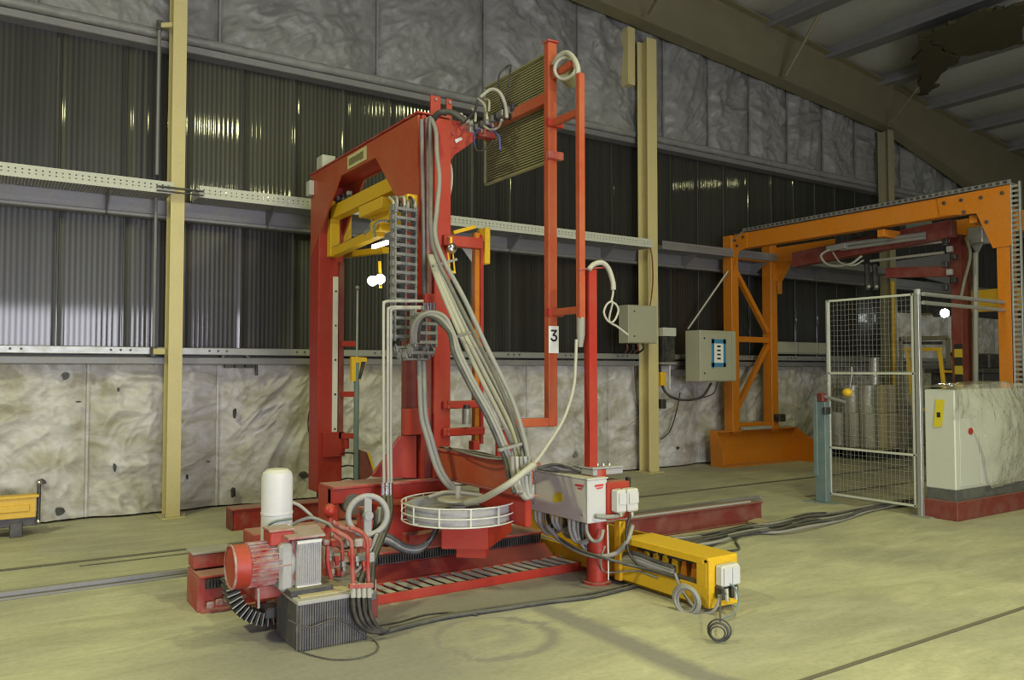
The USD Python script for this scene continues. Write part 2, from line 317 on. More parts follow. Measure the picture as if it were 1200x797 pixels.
    def build(self, name, mat, parent=None, smooth=False, **kw):
        p = '/World' if parent is None else str(parent.GetPath())
        prim = usdkit.mesh(stage, numbered(p, name), (np.vstack(self.v), np.vstack(self.f)), M[mat] if isinstance(mat, str) else mat, smooth=smooth).GetPrim()
        return custom(prim, **kw)

def spline(pts, per=8, closed=False):
    P = np.asarray(pts, float)
    P = np.vstack([P[-1], P, P[0], P[1]]) if closed else np.vstack([2 * P[0] - P[1], P, 2 * P[-1] - P[-2]])
    out = []
    for i in range(1, len(P) - 2):
        t = np.linspace(0, 1, per, endpoint=False)[:, None]
        a, b, c, d = P[i - 1], P[i], P[i + 1], P[i + 2]
        out.append(0.5 * (2 * b + (c - a) * t + (2 * a - 5 * b + 4 * c - d) * t ** 2 + (3 * b - a - 3 * c + d) * t ** 3))
    return np.vstack(out) if closed else np.vstack(out + [P[-2][None]])

def thing(name, label, cat, group=None, kind=None):
    prim = UsdGeom.Xform.Define(stage, numbered('/World', name)).GetPrim()
    return custom(prim, label=label, category=cat, group=group, kind=kind)
def struct(name):
    prim = UsdGeom.Xform.Define(stage, numbered('/World', name)).GetPrim()
    return custom(prim, kind='structure')
def piece(parent, name, mat, smooth=False, **kw):
    """start a part: returns an MB whose done() builds it"""
    mb = MB(); mb.done = lambda: mb.build(name, mat, parent, smooth, **kw); return mb
def bolts(parent, pts, axis, r=0.012, h=0.012, mat='steel'):
    for p in pts:
        MB().lathe([(0, r), (h * 0.8, r), (h, r * 0.7)], p, axis, 6).build('bolt', mat, parent)

# ================================================================ THE SETTING
WALL_Y = 9.30          # face of the glazing
# ---- floor
fl = MB().add([(-7, -8, 0), (24, -8, 0), (24, 9.6, 0), (-7, 9.6, 0)], [(0, 1, 2), (0, 2, 3)]).build('floor', 'floor', kind='structure', label='dusty yellow-grey concrete hall floor')
MB().box(-7, 24, 7.17, 7.24, -0.02, 0.004, 0.001).build('rail_groove', 'dark', fl)
MB().box(0.67, 3.5, 7.02, 7.05, -0.02, 0.004, 0.001).build('rail_groove', 'dark', fl)
j0 = at(945, 797, z=0)[1]
MB().box(-2, 24, j0 - 0.012, j0 + 0.02, -0.02, 0.003, 0.001).build('slab_joint', 'dark', fl)
MB().box(8.2, 24, 6.12, 6.18, -0.02, 0.004, 0.001).build('rail_groove', 'dark', fl)

# ---- back wall
wall = struct('wall_back')
MB().box(-7, 24, 9.42, 9.5, 0, 8.5, 0).build('cladding', 'dark', wall)

def sheet(x0, x1, z0, z1, seed):
    w = x1 - x0; nr = 12; per = 6; n = nr * per
    u = np.linspace(0, 1, n + 1); d = 0.0009 * (0.5 + 0.5 * np.cos(u * nr * 2 * PI)) ** 2 + 0.006 * np.exp(-(np.minimum(u, 1 - u) / 0.05) ** 2)
    r = np.random.RandomState(seed); d = d + 0.0005 * np.sin(u * PI * 2 * (1 + r.rand()) + r.rand() * 6)
    zs = np.linspace(z0, z1, 4); X = x0 + w * u
    V = np.vstack([np.stack([X, WALL_Y - d, np.full(n + 1, z)], 1) for z in zs]); i = np.arange(n); F = []
    for k in range(3):
        a = k * (n + 1) + i; F.append(np.stack([a, a + 1, a + n + 2, a + n + 1], 1))
    return V, np.vstack(F)
pitch = 0.606; k = 0; x = -3.0
while x < 20.6:
    for z0, z1 in ((3.15, 4.98), (1.66, 3.2)):
        V, F = sheet(x + 0.012, x + pitch - 0.012, z0, z1, k); k += 1
        MB().add(V, F).build('glazing_sheet', 'glazing', wall, smooth=True)
    x += pitch
x = -3.0
while x < 20.7:
    MB().box(x - 0.011, x + 0.011, WALL_Y - 0.012, WALL_Y + 0.01, 1.66, 4.98, 0.004).build('glazing_bar', 'glazing', wall)
    x += pitch

def blanket_panel(x0, x1, z0, z1, y, seed, amp=0.03, cell=0.02, top=None):
    nx, nz = int((x1 - x0) / cell) + 2, int((z1 - z0) / cell) + 2
    X, Z = np.meshgrid(np.linspace(x0, x1, nx), np.linspace(z0, z1, nz)); 
    u = (X - x0) / (x1 - x0); v = (Z - z0) / (z1 - z0)
    ang = 0.9 * np.sin(seed * 1.7)
    A, B = X * math.cos(ang) - Z * math.sin(ang), X * math.sin(ang) + Z * math.cos(ang)
    q = np.stack([A * 1.2, B * 2.0, np.full_like(X, seed * 3.1)], -1).reshape(-1, 3)
    w1 = meshkit.noise(q * 0.9, seed).reshape(X.shape)
    q2 = q + np.stack([w1.ravel() * 0.9, w1.ravel() * 0.7, 0 * w1.ravel()], 1)
    def ridge(p, s): return 1 - np.abs(np.clip(SPREAD * (meshkit.noise(p, s) - MEAN), -1, 1))
    r1 = ridge(q2 * 1.25, seed + 1).reshape(X.shape)
    r2 = ridge(q2 * 2.9, seed + 2).reshape(X.shape)
    q3 = np.stack([A * 3.2, B * 1.4, np.full_like(X, seed)], -1).reshape(-1, 3)
    r3 = ridge(q3 * 1.6 + w1.ravel()[:, None] * 0.8, seed + 3).reshape(X.shape)
    puff = np.minimum(1, 5 * np.minimum(u, 1 - u)) ** 0.6
    r4 = ridge(q2 * 6.5, seed + 4).reshape(X.shape)
    d = amp * (1.2 * r1 + 0.9 * r2 + 0.6 * r3 + 0.42 * r4) * (0.3 + 0.7 * puff) + amp * 0.8 * puff - amp * 1.2
    d = np.maximum(d, -0.01)
    V = np.stack([X, y - d, Z], -1).reshape(-1, 3)
    if top is not None: V[:, 2] = np.minimum(V[:, 2], top(V[:, 0]))
    i, j = np.meshgrid(np.arange(nz - 1), np.arange(nx - 1), indexing='ij'); a = (i * nx + j).ravel()
    return V, np.stack([a, a + 1, a + nx + 1, a + nx], 1)
_t = meshkit.noise(np.random.RandomState(1).rand(4000, 3) * 40, 3); MEAN = float(np.mean(_t)); SPREAD = 0.45 / float(np.std(_t))

def raft_bottom(x): return 6.62 - 0.088 * (x - 8.4)
# lower blanket: seams measured along the wall
seams = [-3.0, -1.2, float(at(103, 500, y=9.15)[0]), float(at(256, 500, y=9.15)[0]), 4.6, 6.3, 7.75, 9.6, 11.5, 13.3, 15.0]
for i in range(len(seams) - 1):
    V, F = blanket_panel(seams[i] + 0.004, seams[i + 1] - 0.004, 0.02, 1.62, 9.22, 11 + i, 0.046, 0.018)
    MB().add(V, F).build('insulation_panel', 'blanket', wall, smooth=True)
    MB().box(seams[i + 1] - 0.013, seams[i + 1] + 0.013, 9.196, 9.24, 0.02, 1.6, 0.004).build('seam_strip', 'blanket', wall)
for i, (a, b) in enumerate(((15.0, 16.9), (16.9, 18.8), (18.8, 20.7))):
    V, F = blanket_panel(a, b, 0.02, 2.62, 9.12, 31 + i, 0.034)
    MB().add(V, F).build('insulation_panel', 'blanket', wall, smooth=True)
# upper blanket
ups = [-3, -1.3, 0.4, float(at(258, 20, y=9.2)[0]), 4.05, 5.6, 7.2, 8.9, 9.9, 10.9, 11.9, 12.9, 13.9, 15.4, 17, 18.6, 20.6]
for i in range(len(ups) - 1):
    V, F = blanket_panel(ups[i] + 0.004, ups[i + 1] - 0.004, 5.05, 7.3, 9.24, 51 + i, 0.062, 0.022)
    MB().add(V, F).build('insulation_panel', 'blanketshade', wall, smooth=True)
    MB().box(ups[i + 1] - 0.012, ups[i + 1] + 0.012, 9.20, 9.24, 5.05, 7.3, 0.004).build('seam_strip', 'blanketshade', wall)
# dark tears and patches in the lower blanket
for (px, py, w, h) in ((78, 441, .08, .09), (139, 457, .03, .05), (92, 471, .06, .02), (135, 548, .035, .1), (49, 565, .11, .06), (220, 559, .02, .06), (274, 577, .05, .15), (70, 600, .1, .09), (245, 541, .03, .02), (276, 484, .025, .14), (675, 533, .09, .12), (795, 525, .05, .06), (357, 557, .12, .09)):
    c = at(px, py, y=9.09); r = np.random.RandomState(px); n = 9
    a = np.arange(n) * 2 * PI / n; rr = 0.6 + 0.4 * r.rand(n)
    pts = [c + np.array([math.cos(t) * q * w / 2, 0, math.sin(t) * q * h / 2]) for t, q in zip(a, rr)]
    MB().plate(pts, (0, 0.06, 0)).build('tear', 'black' if px != 675 else 'girt', wall)

# girts and sills
def girt(y0, y1, z0, z1, mat='girt', name='girt', x0=-3.0, x1=20.7):
    return MB().box(x0, x1, y0, y1, z0, z1, 0.008).build(name, mat, wall)
girt(9.12, 9.32, 4.92, 5.0); girt(9.16, 9.32, 5.0, 5.12); MB().tube([(-3, 9.14, 5.06), (20.7, 9.14, 5.06)], 0.055, 10).build('girt_roll', 'blanketshade', wall, smooth=True)
girt(9.10, 9.32, 3.10, 3.29); girt(9.05, 9.12, 3.08, 3.12)
girt(8.99, 9.32, 1.555, 1.63); girt(9.0, 9.32, 1.655, 1.735, 'steel'); girt(9.16, 9.3, 1.62, 1.66, 'dark')
for i in range(24):
    bx = -2.7 + i * 0.95
    for k in range(3): MB().cyl((bx + 0.09 * k, 9.0, 1.70), (bx + 0.09 * k, 8.992, 1.70), 0.012, 8).build('girt_bolt', 'dark', wall)

# ---- H-section columns against the wall
def column(x0, x1, ztop, label, mat='cream'):
    t = thing('wall_column', label, 'column', 'cream steel wall columns')
    xm = (x0 + x1) / 2
    MB().box(x0, x1, 8.78, 8.795, 0.015, ztop, 0.002).build('flange', mat, t)
    MB().box(x0, x1, 8.985, 9.0, 0.015, ztop, 0.002).build('flange', mat, t)
    MB().box(xm - 0.006, xm + 0.006, 8.795, 8.985, 0.015, ztop, 0.001).build('web', mat, t)
    MB().box(x0 - 0.05, x1 + 0.05, 8.72, 9.04, 0, 0.015, 0.003).build('base_plate', mat, t)
    bolts(t, [(x0 - 0.03, 8.75, 0.015), (x1 + 0.03, 8.75, 0.015)], (0, 0, 1), 0.014, 0.03)
    return t
column(1.60, 1.735, 7.3, 'cream-yellow steel column nearest the left edge, behind the thin upright pipe')
c2 = column(8.155, 8.345, 6.42, 'cream-yellow steel column with the small grey box on its left side')
MB().box(7.98, 8.12, 9.0, 9.16, 5.75, 6.62, 0.004).build('top_bracket', 'cream', c2)
column(14.28, 14.46, 6.05, 'dim cream steel column farthest right, rising behind the orange portal', 'creamshade')

# ---- tapered end-frame rafter
rf = thing('roof_rafter', 'deep olive-painted steel rafter sloping down to the right under the roof', 'beam')
top = [(2.0, 8.30), (9.9, 7.46), (14.8, 6.95), (20.6, 6.25)]; bot = [(20.6, 4.35), (17.5, 5.38), (14.55, 6.12), (11.5, 6.40), (2.0, 7.20)]
MB().plate([(a, 8.93, z) for a, z in top + bot], (0, 0.012, 0)).build('web', 'olive', rf)
for seq, nm in ((top, 'flange'), (bot[::-1], 'flange')):
    mb = MB()
    for (a, z), (b, w) in zip(seq, seq[1:]): mb.bar((a, 8.93, z), (b, 8.93, w), 0.26, 0.018)
    mb.build(nm, 'olive', rf)
MB().box(14.53, 14.55, 8.82, 9.04, 6.13, 6.97, 0.002).build('stiffener', 'olive', rf)

# ---- roof: purlins running towards the wall, blanket facing between them
roof = struct('ceiling')
def roof_z(x): return 7.46 - 0.112 * (x - 9.9) + 0.03
pur = [-5 + 1.62 * i for i in range(18)]
for i, a in enumerate(pur):
    z = roof_z(a)
    MB().box(a - 0.20, a + 0.20, -8, 9.4, z - 0.02, z + 0.17, 0.004).build('purlin', 'purlin', roof)
    MB().box(a - 0.215, a - 0.19, -8, 9.4, z - 0.07, z, 0.003).build('purlin_lip', 'purlin', roof)
for i in range(len(pur) - 1):
    a, b = pur[i] + 0.20, pur[i + 1] - 0.20
    n = 30; U, Vv = np.meshgrid(np.linspace(0, 1, 9), np.linspace(-8, 9.4, n)); X = a + (b - a) * U
    Z = roof_z(X) + 0.12 - 0.10 * np.sin(U * PI) + 0.02 * np.sin(Vv * 3 + i)
    V = np.stack([X, Vv, Z], -1).reshape(-1, 3); ii, jj = np.meshgrid(np.arange(n - 1), np.arange(8), indexing='ij'); q = (ii * 9 + jj).ravel()
    MB().add(V, np.stack([q, q + 9, q + 10, q + 1], 1)).build('blanket_facing', 'roofsheet', roof, smooth=True)
MB().box(-7, 24, -8, 9.5, 9.7, 9.75, 0).build('roof_deck', 'dark', roof)
# torn, hanging blanket
def ragged(pts3, seed, name='torn_blanket'):
    P = np.asarray(pts3, float); r = np.random.RandomState(seed); out = []
    for a, b in zip(P, np.roll(P, -1, 0)):
        for t in np.linspace(0, 1, 9, endpoint=False):
            out.append(a + (b - a) * t + np.array([r.randn() * 0.04, r.randn() * 0.05, 0]) * (t > 0))
    out = np.array(out); out[:, 2] = P[:, 2].mean()
    MB().plate(out, (0, 0, 0.05)).build(name, 'fibre', roof)
zr = roof_z(16.4) - 0.05
ragged([at(1078, 44, z=zr), at(1150, 14, z=zr), at(1200, 8, z=zr), at(1200, 52, z=zr), at(1128, 66, z=zr)], 3)
ragged([at(1076, 44, z=zr), at(1124, 66, z=zr), at(1110, 82, z=zr), at(1090, 108, z=zr), at(1078, 112, z=zr)], 4)
# thin roof stays
def rod(p, q, r, label, mat='olive', name='roof_stay', cat='rod'):
    return MB().cyl(p, q, r, 10).build(name, mat, smooth=30, label=label, category=cat)
p = at(921, 88, y=8.7); q = at(960, 17, y=8.0); rod(p, q, 0.03, 'pale flange stay bar slanting up from the rafter, left of the torn roof')
p = at(1044, 143, y=8.7); q = at(1077, 102, y=8.0); rod(p, q, 0.017, 'thin flange stay slanting up from the rafter beside the torn roof blanket')
p = at(760, 16, y=8.7); q = at(770, -2, y=8.3); rod(p, q, 0.02, 'short flange stay at the very top of the picture above the middle column')

# ---- the hall behind the camera: rear wall with the open loading door
rear = struct('wall_rear')
MB().box(-7, -1.3, -6.2, -6.0, 0, 8.4, 0).build('cladding', 'dark', rear)
MB().box(3.9, 24, -6.2, -6.0, 0, 8.4, 0).build('cladding', 'dark', rear)
MB().box(-1.3, 3.9, -6.2, -6.0, 3.15, 8.4, 0).build('cladding', 'dark', rear)
wr = struct('wall_right')
MB().box(20.75, 20.9, -6, 9.4, 0, 8.4, 0).build('cladding', 'girt', wr)

# ---- perforated cable tray along the wall
tr = thing('cable_tray', 'long perforated grey cable tray running along the wall at mid height', 'cable tray')
def tray(x0, x1, mat='cabgrey'):
    y, zb, zt = 8.70, 3.275, 3.40
    m = MB(); m.box(x0, x1, y, y + 0.004, zb, zb + 0.042, 0.001).box(x0, x1, y, y + 0.004, zt - 0.036, zt, 0.001).box(x0, x1, y, y + 0.004, zb + 0.054, zb + 0.076, 0.001)
    n = int((x1 - x0) / 0.055)
    for i in range(n + 1):
        a = x0 + (x1 - x0 - 0.02) * i / n; m.box(a, a + 0.042, y + 0.0012, y + 0.0028, zb + .002, zt - .002, 0)
    m.build('side_rail', mat, tr)
    m = MB()
    for i in range(n * 2 + 1):
        a = x0 + (x1 - x0 - 0.02) * i / (2 * n); m.box(a, a + 0.020, y, 9.05, zb, zb + 0.003, 0)
    m.box(x0, x1, 8.82, 8.84, zb + .001, zb + 0.005, 0).box(x0, x1, 8.95, 8.97, zb + .001, zb + 0.005, 0); m.build('tray_floor', 'girt', tr, kind='stuff')
    MB().box(x0, x1, 9.046, 9.05, zb, zt, 0.001).build('side_rail', 'girt', tr)
tray(-3, 1.59); tray(1.86, 8.15); tray(8.36, 14.27, 'girt')  # right-hand run in a darker metal, its dimmer light put into the colour
for i in range(10):
    a = -2.2 + i * 1.62
    MB().plate([(a, 8.75, 3.27), (a, 9.1, 3.27), (a, 9.1, 3.08), (a, 9.05, 3.08)], (0.012, 0, 0)).build('bracket', 'girt', tr)
MB().box(1.45, 1.9, 8.66, 8.70, 3.33, 3.345, 0.002).build('splice', 'dark', tr); MB().box(1.45, 1.9, 8.66, 8.70, 3.29, 3.30, 0.002).build('splice', 'dark', tr)

# pipes beside the first column
pi = thing('wall_pipe', 'thin upright grey pipe close beside the leftmost column', 'pipe')
a0, a1, a2, a3 = at(187, 30, y=8.95), at(184, 205, y=8.95), at(183, 232, y=8.95), at(180, 412, y=8.95)
MB().tube([a0, a1], 0.018, 8).build('pipe', 'girt', pi, smooth=30); MB().tube([a2, a3], 0.016, 8).build('pipe', 'girt', pi, smooth=30)
for p in (a0, a3): MB().cyl(p - [0, 0, .05], p + [0, 0, .05], 0.03, 10).build('coupling', 'dark', pi)
MB().bar(a0 + [0, 0, 0], a0 + [0.12, -0.1, 0], 0.03, 0.05).build('clip', 'cream', pi); MB().bar(a3, a3 + [0.1, -0.1, 0], 0.05, 0.06).build('clip', 'cream', pi)
# ================================================================ THE RED GANTRY
G = thing('wrapping_gantry', 'big red wrapping gantry, an arch on a dusty carriage, in the middle of the hall', 'machine')
X0 = 2.85
MB().plate([(X0, 8.15, 3.52), (X0, 5.69, 3.51), (X0, 5.69, 2.53), (X0, 6.51, 3.35), (X0, 7.35, 3.355), (X0, 8.15, 2.66)], (0.02, 0, 0)).build('side_plate', 'redwarm', G)
MB().plate([(3.10, 8.15, 3.52), (3.10, 5.69, 3.51), (3.10, 5.69, 2.53), (3.10, 6.51, 3.35), (3.10, 7.35, 3.355), (3.10, 8.15, 2.66)], (0.02, 0, 0)).build('side_plate', 'redwarm', G)
MB().box(2.87, 3.10, 5.70, 8.14, 3.37, 3.505).build('cross_beam', 'red', G)
MB().box(2.835, 3.135, 5.67, 8.17, 3.52, 3.535, 0.003).build('top_plate', 'redold', G)
leg = MB().box(2.852, 3.115, 7.9, 8.16, 0.27, 3.4, 0.008).build('leg', 'red', G)
gl = MB().box(3.0, 3.055, 7.885, 7.9, 0.80, 2.45, 0.002).build('guide_rail', 'white', leg)
MB().box(3.06, 3.11, 7.86, 7.9, 0.8, 2.6, 0.003).build('guide_lip', 'maroon', leg)
for z in (0.9, 1.25, 1.6, 1.95, 2.3):
    MB().cyl((3.028, 7.885, z), (3.028, 7.878, z), 0.011, 8).build('rail_screw', 'dark', leg)
MB().box(2.9, 3.13, 7.86, 7.9, 0.62, 0.87, 0.004).build('bracket_plate', 'red', G)
MB().box(3.10, 3.15, 7.8, 7.9, 0.7, 0.84, 0.004).build('bracket_ear', 'red', G)
MB().cyl((2.93, 7.98, 0.24), (3.05, 7.98, 0.24), 0.055, 18).build('wheel', 'dark', G, smooth=30)
MB().box(2.9, 3.08, 7.93, 8.05, 0.19, 0.28).build('wheel_fork', 'dark', G)

mast = MB().box(2.90, 3.11, 5.69, 5.98, 0.655, 3.51, 0.006).build('mast', 'red', G)
MB().box(2.865, 2.90, 5.64, 5.98, 0.655, 3.50, 0.004).build('mast_flange', 'red', G)
MB().box(2.975, 3.122, 5.64, 5.98, 0.655, 3.50, 0.004).build('mast_flange', 'red', G)
MB().box(2.90, 3.055, 5.68, 5.69, 0.66, 3.49, 0.001).build('mast_web', 'maroon', G)
MB().box(2.77, 2.865, 5.72, 5.80, 0.655, 2.5, 0.003).build('mast_guide', 'maroon', G)
for k, (a, b) in enumerate(((2.97, 3.06), (3.12, 3.17))):
    MB().box(a, b, 5.70 + 0.01 * k, 5.72 + 0.01 * k, 3.5, 3.695, 0.003).build('lifting_lug', 'red', G)
    MB().cyl(((a + b) / 2, 5.70 + .01 * k, 3.665), ((a + b) / 2, 5.69 + .01 * k, 3.665), 0.012, 10).build('lug_bolt', 'girt', G)
fl_ = MB().plate([at(*p, y=5.66) for p in ((519, 141), (535, 142), (547, 154), (557, 157), (557, 164), (545, 173), (533, 181), (527, 190), (519, 192))], (0, 0.03, 0)).build('head_flange', 'red', G)
for p in ((524, 152), (531, 156), (541, 150)): MB().cyl(at(*p, y=5.66), at(*p, y=5.645), 0.012, 8).build('bolt', 'redold', fl_)
MB().plate([at(*p, y=5.655) for p in ((532, 164), (540, 161), (541, 164), (534, 168))], (0, -.012, 0)).build('lock_tab', 'white', fl_)
MB().bar((3.1, 5.80, 3.50), (3.62, 5.80, 3.50), 0.09, 0.09).build('head_arm', 'redold', G)
MB().bar((3.555, 5.85, 3.552), (3.555, 4.9, 3.552), 0.06, 0.082).build('reach_bar', 'redwarm', G)
# hanging post with cable pipe
MB().box(3.52, 3.60, 4.86, 4.925, 1.08, 3.965, 0.006).build('hanging_post', 'redwarm', G)
MB().box(3.51, 3.61, 4.85, 4.935, 3.965, 3.98, 0.003).build('post_cap', 'redold', G)
MB().box(3.14, 3.52, 4.862, 4.923, 1.082, 1.145, 0.005).build('foot_bar', 'redwarm', G)
MB().plate([at(*p, y=4.95) for p in ((583, 505), (598, 503), (601, 548), (583, 540))], (0, 0.03, 0)).build('foot_gusset', 'red', G)
MB().box(3.53, 3.58, 4.5, 4.55, 1.86, 3.62, 0.004).build('cable_pipe', 'redwarm', G)
for z in (3.345, 1.925):
    MB().bar((3.555, 4.86, z), (3.555, 4.54, z), 0.04, 0.05).build('pipe_arm', 'redwarm', G)
    c = MB().box(3.50, 3.64, 4.83, 4.87, z - 0.03, z + 0.03, 0.004).build('clamp', 'red', G)
    for dx in (-.03, .03): MB().lathe([(0, .011), (.012, .011)], (3.575 + dx, 4.83, z), (0, -1, 0), 6).build('bolt', 'chrome', c)
MB().box(3.50, 3.64, 4.83, 4.87, 3.07, 3.13, 0.004).build('clamp', 'redold', G)
MB().tube([(3.555, 4.525, 1.87), (3.555, 4.525, 1.75), (3.553, 4.53, 1.66)], [0.03, 0.03, 0.02], 10).build('cable_sleeve', 'hose', G, smooth=40)
pb = at(662, 80, x=3.57)
MB().bar((3.57, 4.87, pb[2] - .02), (3.57, 4.64, pb[2] + 0.01), 0.04, 0.05).build('pulley_arm', 'redwarm', G)
MB().torus(pb, (1, 0.75, 0.1), 0.078, 0.014, 26, 8).build('cable_guide_ring', 'hosel', G, smooth=True)
MB().cyl(pb + np.array([.02, .01, -.02]), pb + np.array([.14, .09, -.02]), 0.075, 20).build('guide_drum', 'screen', G, smooth=30)
MB().tube([at(649, 76, x=3.55), at(655, 66, x=3.55), at(664, 62, x=3.56), at(672, 68, x=3.56), at(677, 80, x=3.56), at(677, 95, x=3.56)], 0.02, 8, 6).build('guide_hose', 'hosel', G, smooth=True)

# carriage on the floor track
MB().box(2.14, 3.4, 5.60, 5.88, 0.635, 0.657, 0.004).build('deck_plate', 'redold', G)
MB().box(2.14, 3.1, 5.62, 5.70, 0.53, 0.635, 0.005).build('deck_beam', 'red', G)
MB().box(2.14, 2.20, 5.64, 5.9, 0.36, 0.635, 0.005).build('deck_side', 'red', G)
MB().box(2.45, 3.35, 5.42, 5.62, 0.24, 0.52, 0.006).build('carriage_box', 'red', G)
MB().box(1.55, 2.45, 5.50, 5.75, 0.24, 0.40, 0.006).build('carriage_arm', 'redold', G)
MB().box(1.16, 1.40, 5.44, 5.60, 0.235, 0.325, 0.005).build('bumper_bar', 'redold', G)
MB().box(1.15, 1.41, 5.43, 5.61, 0.325, 0.34, 0.003).build('bumper_plate', 'reel', G)
MB().box(2.6, 3.35, 5.3, 5.44, 0.22, 0.31, 0.004).build('rack_guard', 'redold', G)
MB().cyl((2.30, 5.60, 0.52), (2.30, 5.70, 0.52), 0.075, 20).build('guide_roller', 'finned', G, smooth=30)
MB().cyl((2.46, 5.60, 0.46), (2.46, 5.70, 0.46), 0.05, 18).build('guide_roller', 'dark', G, smooth=30)
MB().plate([at(*p, y=5.67) for p in ((437, 556), (468.5, 511), (488, 511), (488, 560), (437, 559.5))], (0, 0.02, 0)).build('mast_gusset', 'red', G)
MB().bar(at(437, 556, y=5.66), at(469, 511, y=5.66), 0.03, 0.012).build('gusset_edge', 'redold', G)
MB().box(2.72, 2.93, 5.62, 5.70, 1.0, 1.2, 0.005).build('mast_collar', 'red', G)
# boom that reaches from the mast towards the camera
MB().box(3.0, 3.06, 4.40, 5.66, 0.675, 0.872, 0.006).build('boom', 'redwarm', G)
MB().box(2.985, 3.12, 4.40, 5.66, 0.868, 0.884, 0.003).build('boom_flange', 'redold', G)
MB().box(2.985, 3.10, 4.40, 5.66, 0.662, 0.677, 0.003).build('boom_flange', 'redold', G)
MB().box(3.03, 3.08, 4.45, 5.05, 0.46, 0.665, 0.006).build('boom_foot', 'red', G)
for i in range(4):
    hose_pts = [at(516 + 3 * i, 524, z=.90), at(540 + i, 527 + i, z=.895 + .004 * i), at(570, 532 + 1.5 * i, z=.90), at(592 + 4 * i, 539, z=.90)]
    MB().tube(hose_pts, .007, 6, 6).build('boom_wire', ('black', 'hose')[i % 2], G, smooth=True)
# arms and side rail right of the mast
def zpx(px, py, y): return float(at(px, py, y=y)[2])
for (t, b, xr) in ((276, 289, 3.40), (470, 479, 3.42), (502, 511, 3.42)):
    MB().box(3.04, xr, 5.60, 5.66, zpx(535, b, 5.6), zpx(535, t, 5.6), 0.006).build('stub_arm', 'red', G)
    bolts(G, [(3.08, 5.60, zpx(520, t, 5.6) - .01), (3.08, 5.60, zpx(520, b, 5.6) + .01)], (0, -1, 0), 0.012, 0.012, 'redold')
MB().box(3.36, 3.41, 5.66, 5.72, 0.9, 2.62, 0.004).build('side_rail', 'orange', G)
MB().box(3.40, 3.43, 5.64, 5.74, 0.9, 2.60, 0.003).build('side_rail', 'red', G)
MB().box(3.42, 3.47, 5.60, 5.74, 2.36, 2.66, 0.008).build('side_cover', 'yellow', G)
MB().plate([at(*p, y=5.66) for p in ((541, 290), (553, 290), (553, 307))], (0, 0.01, 0)).build('side_gusset', 'steel', G)
MB().bar(at(530, 273, y=5.7), at(556, 266, y=5.7), 0.05, 0.03).build('side_tie', 'yellow', G)
MB().box(3.30, 3.36, 5.58, 5.66, 0.86, 0.93, 0.004).build('limit_switch', 'red', G)
MB().cyl((3.245, 5.6, 1.07), (3.245, 5.6, 1.19), 0.035, 14).build('sensor_can', 'steel', G, smooth=30)
MB().cyl((3.245, 5.6, 1.19), (3.245, 5.6, 1.22), 0.028, 14).build('sensor_cap', 'black', G, smooth=30)
# maker's plate on the arch with a faded line of lettering
a, b, c_, d_ = at(408, 184, x=X0), at(430, 171, x=X0), at(430, 187, x=X0), at(408, 199, x=X0)
pl = MB().plate([a - [.004, 0, 0], b - [.004, 0, 0], c_ - [.004, 0, 0], d_ - [.004, 0, 0]], (-0.004, 0, 0)).build('name_plate', 'label', G, label='cream name plate with faded lettering')
m = MB(); r_ = random.Random(3)
for i in range(13):
    t = 0.12 + 0.06 * i; p = a + (b - a) * t + (d_ - a) * 0.52; h = 0.055 + 0.02 * r_.random()
    m.box(X0 - 0.0105, X0 - 0.008, p[1] - 0.012, p[1] + 0.012, p[2] - h / 2, p[2] + h / 2, 0)
m.build('faded_lettering', 'grout', pl)
MB().box(2.86, 3.0, 7.85, 8.02, 3.535, 3.68, 0.004).build('junction_box', 'cabgrey', G, label='pale junction box on the far corner of the arch')
MB().box(2.80, 2.85, 8.05, 8.16, 3.30, 3.45, 0.004).build('junction_box', 'cabgrey', G)

# slatted screen hung behind the reach bar
S = thing('slatted_screen', 'khaki panel of fine horizontal slats high beside the hanging red post', 'screen')
y0, y1, z0, z1 = 4.93, 5.93, 3.085, 3.945
for nm, a in (('edge_strip', (y0, y1, z1 - .018, z1)), ('edge_strip', (y0, y1, z0, z0 + .018)), ('edge_strip', (y0, y0 + .018, z0, z1)), ('edge_strip', (y1 - .018, y1, z0, z1))):
    MB().box(3.60, 3.64, *a, 0.003).build(nm, 'screen', S)
m = MB(); n = 40
for i in range(n):
    z = z0 + 0.02 + (z1 - z0 - 0.04) * i / (n - 1); m.obox((3.622, (y0 + y1) / 2, z), (0.016, y1 - y0, 0.0115), None, 0)
m.build('slats', 'screen', S, kind='stuff')
MB().box(3.633, 3.638, y0, y1, z0, z1, 0).build('backing', 'dark', S)

# number sign
sg = thing('number_sign', 'small white sign with a black 3 on the hanging red post', 'sign')
zt, zb = zpx(647, 382, 4.85), zpx(647, 414, 4.85)
MB().box(3.512, 3.602, 4.849, 4.856, zb, zt, 0.001).build('sign_plate', 'paper', sg)
MB().text('3', (3.557, 4.8485, zt - 0.112), (1, 0, 0), (0, 0, 1), 0.082, 0.001, True, True).build('numeral', 'ink', sg)

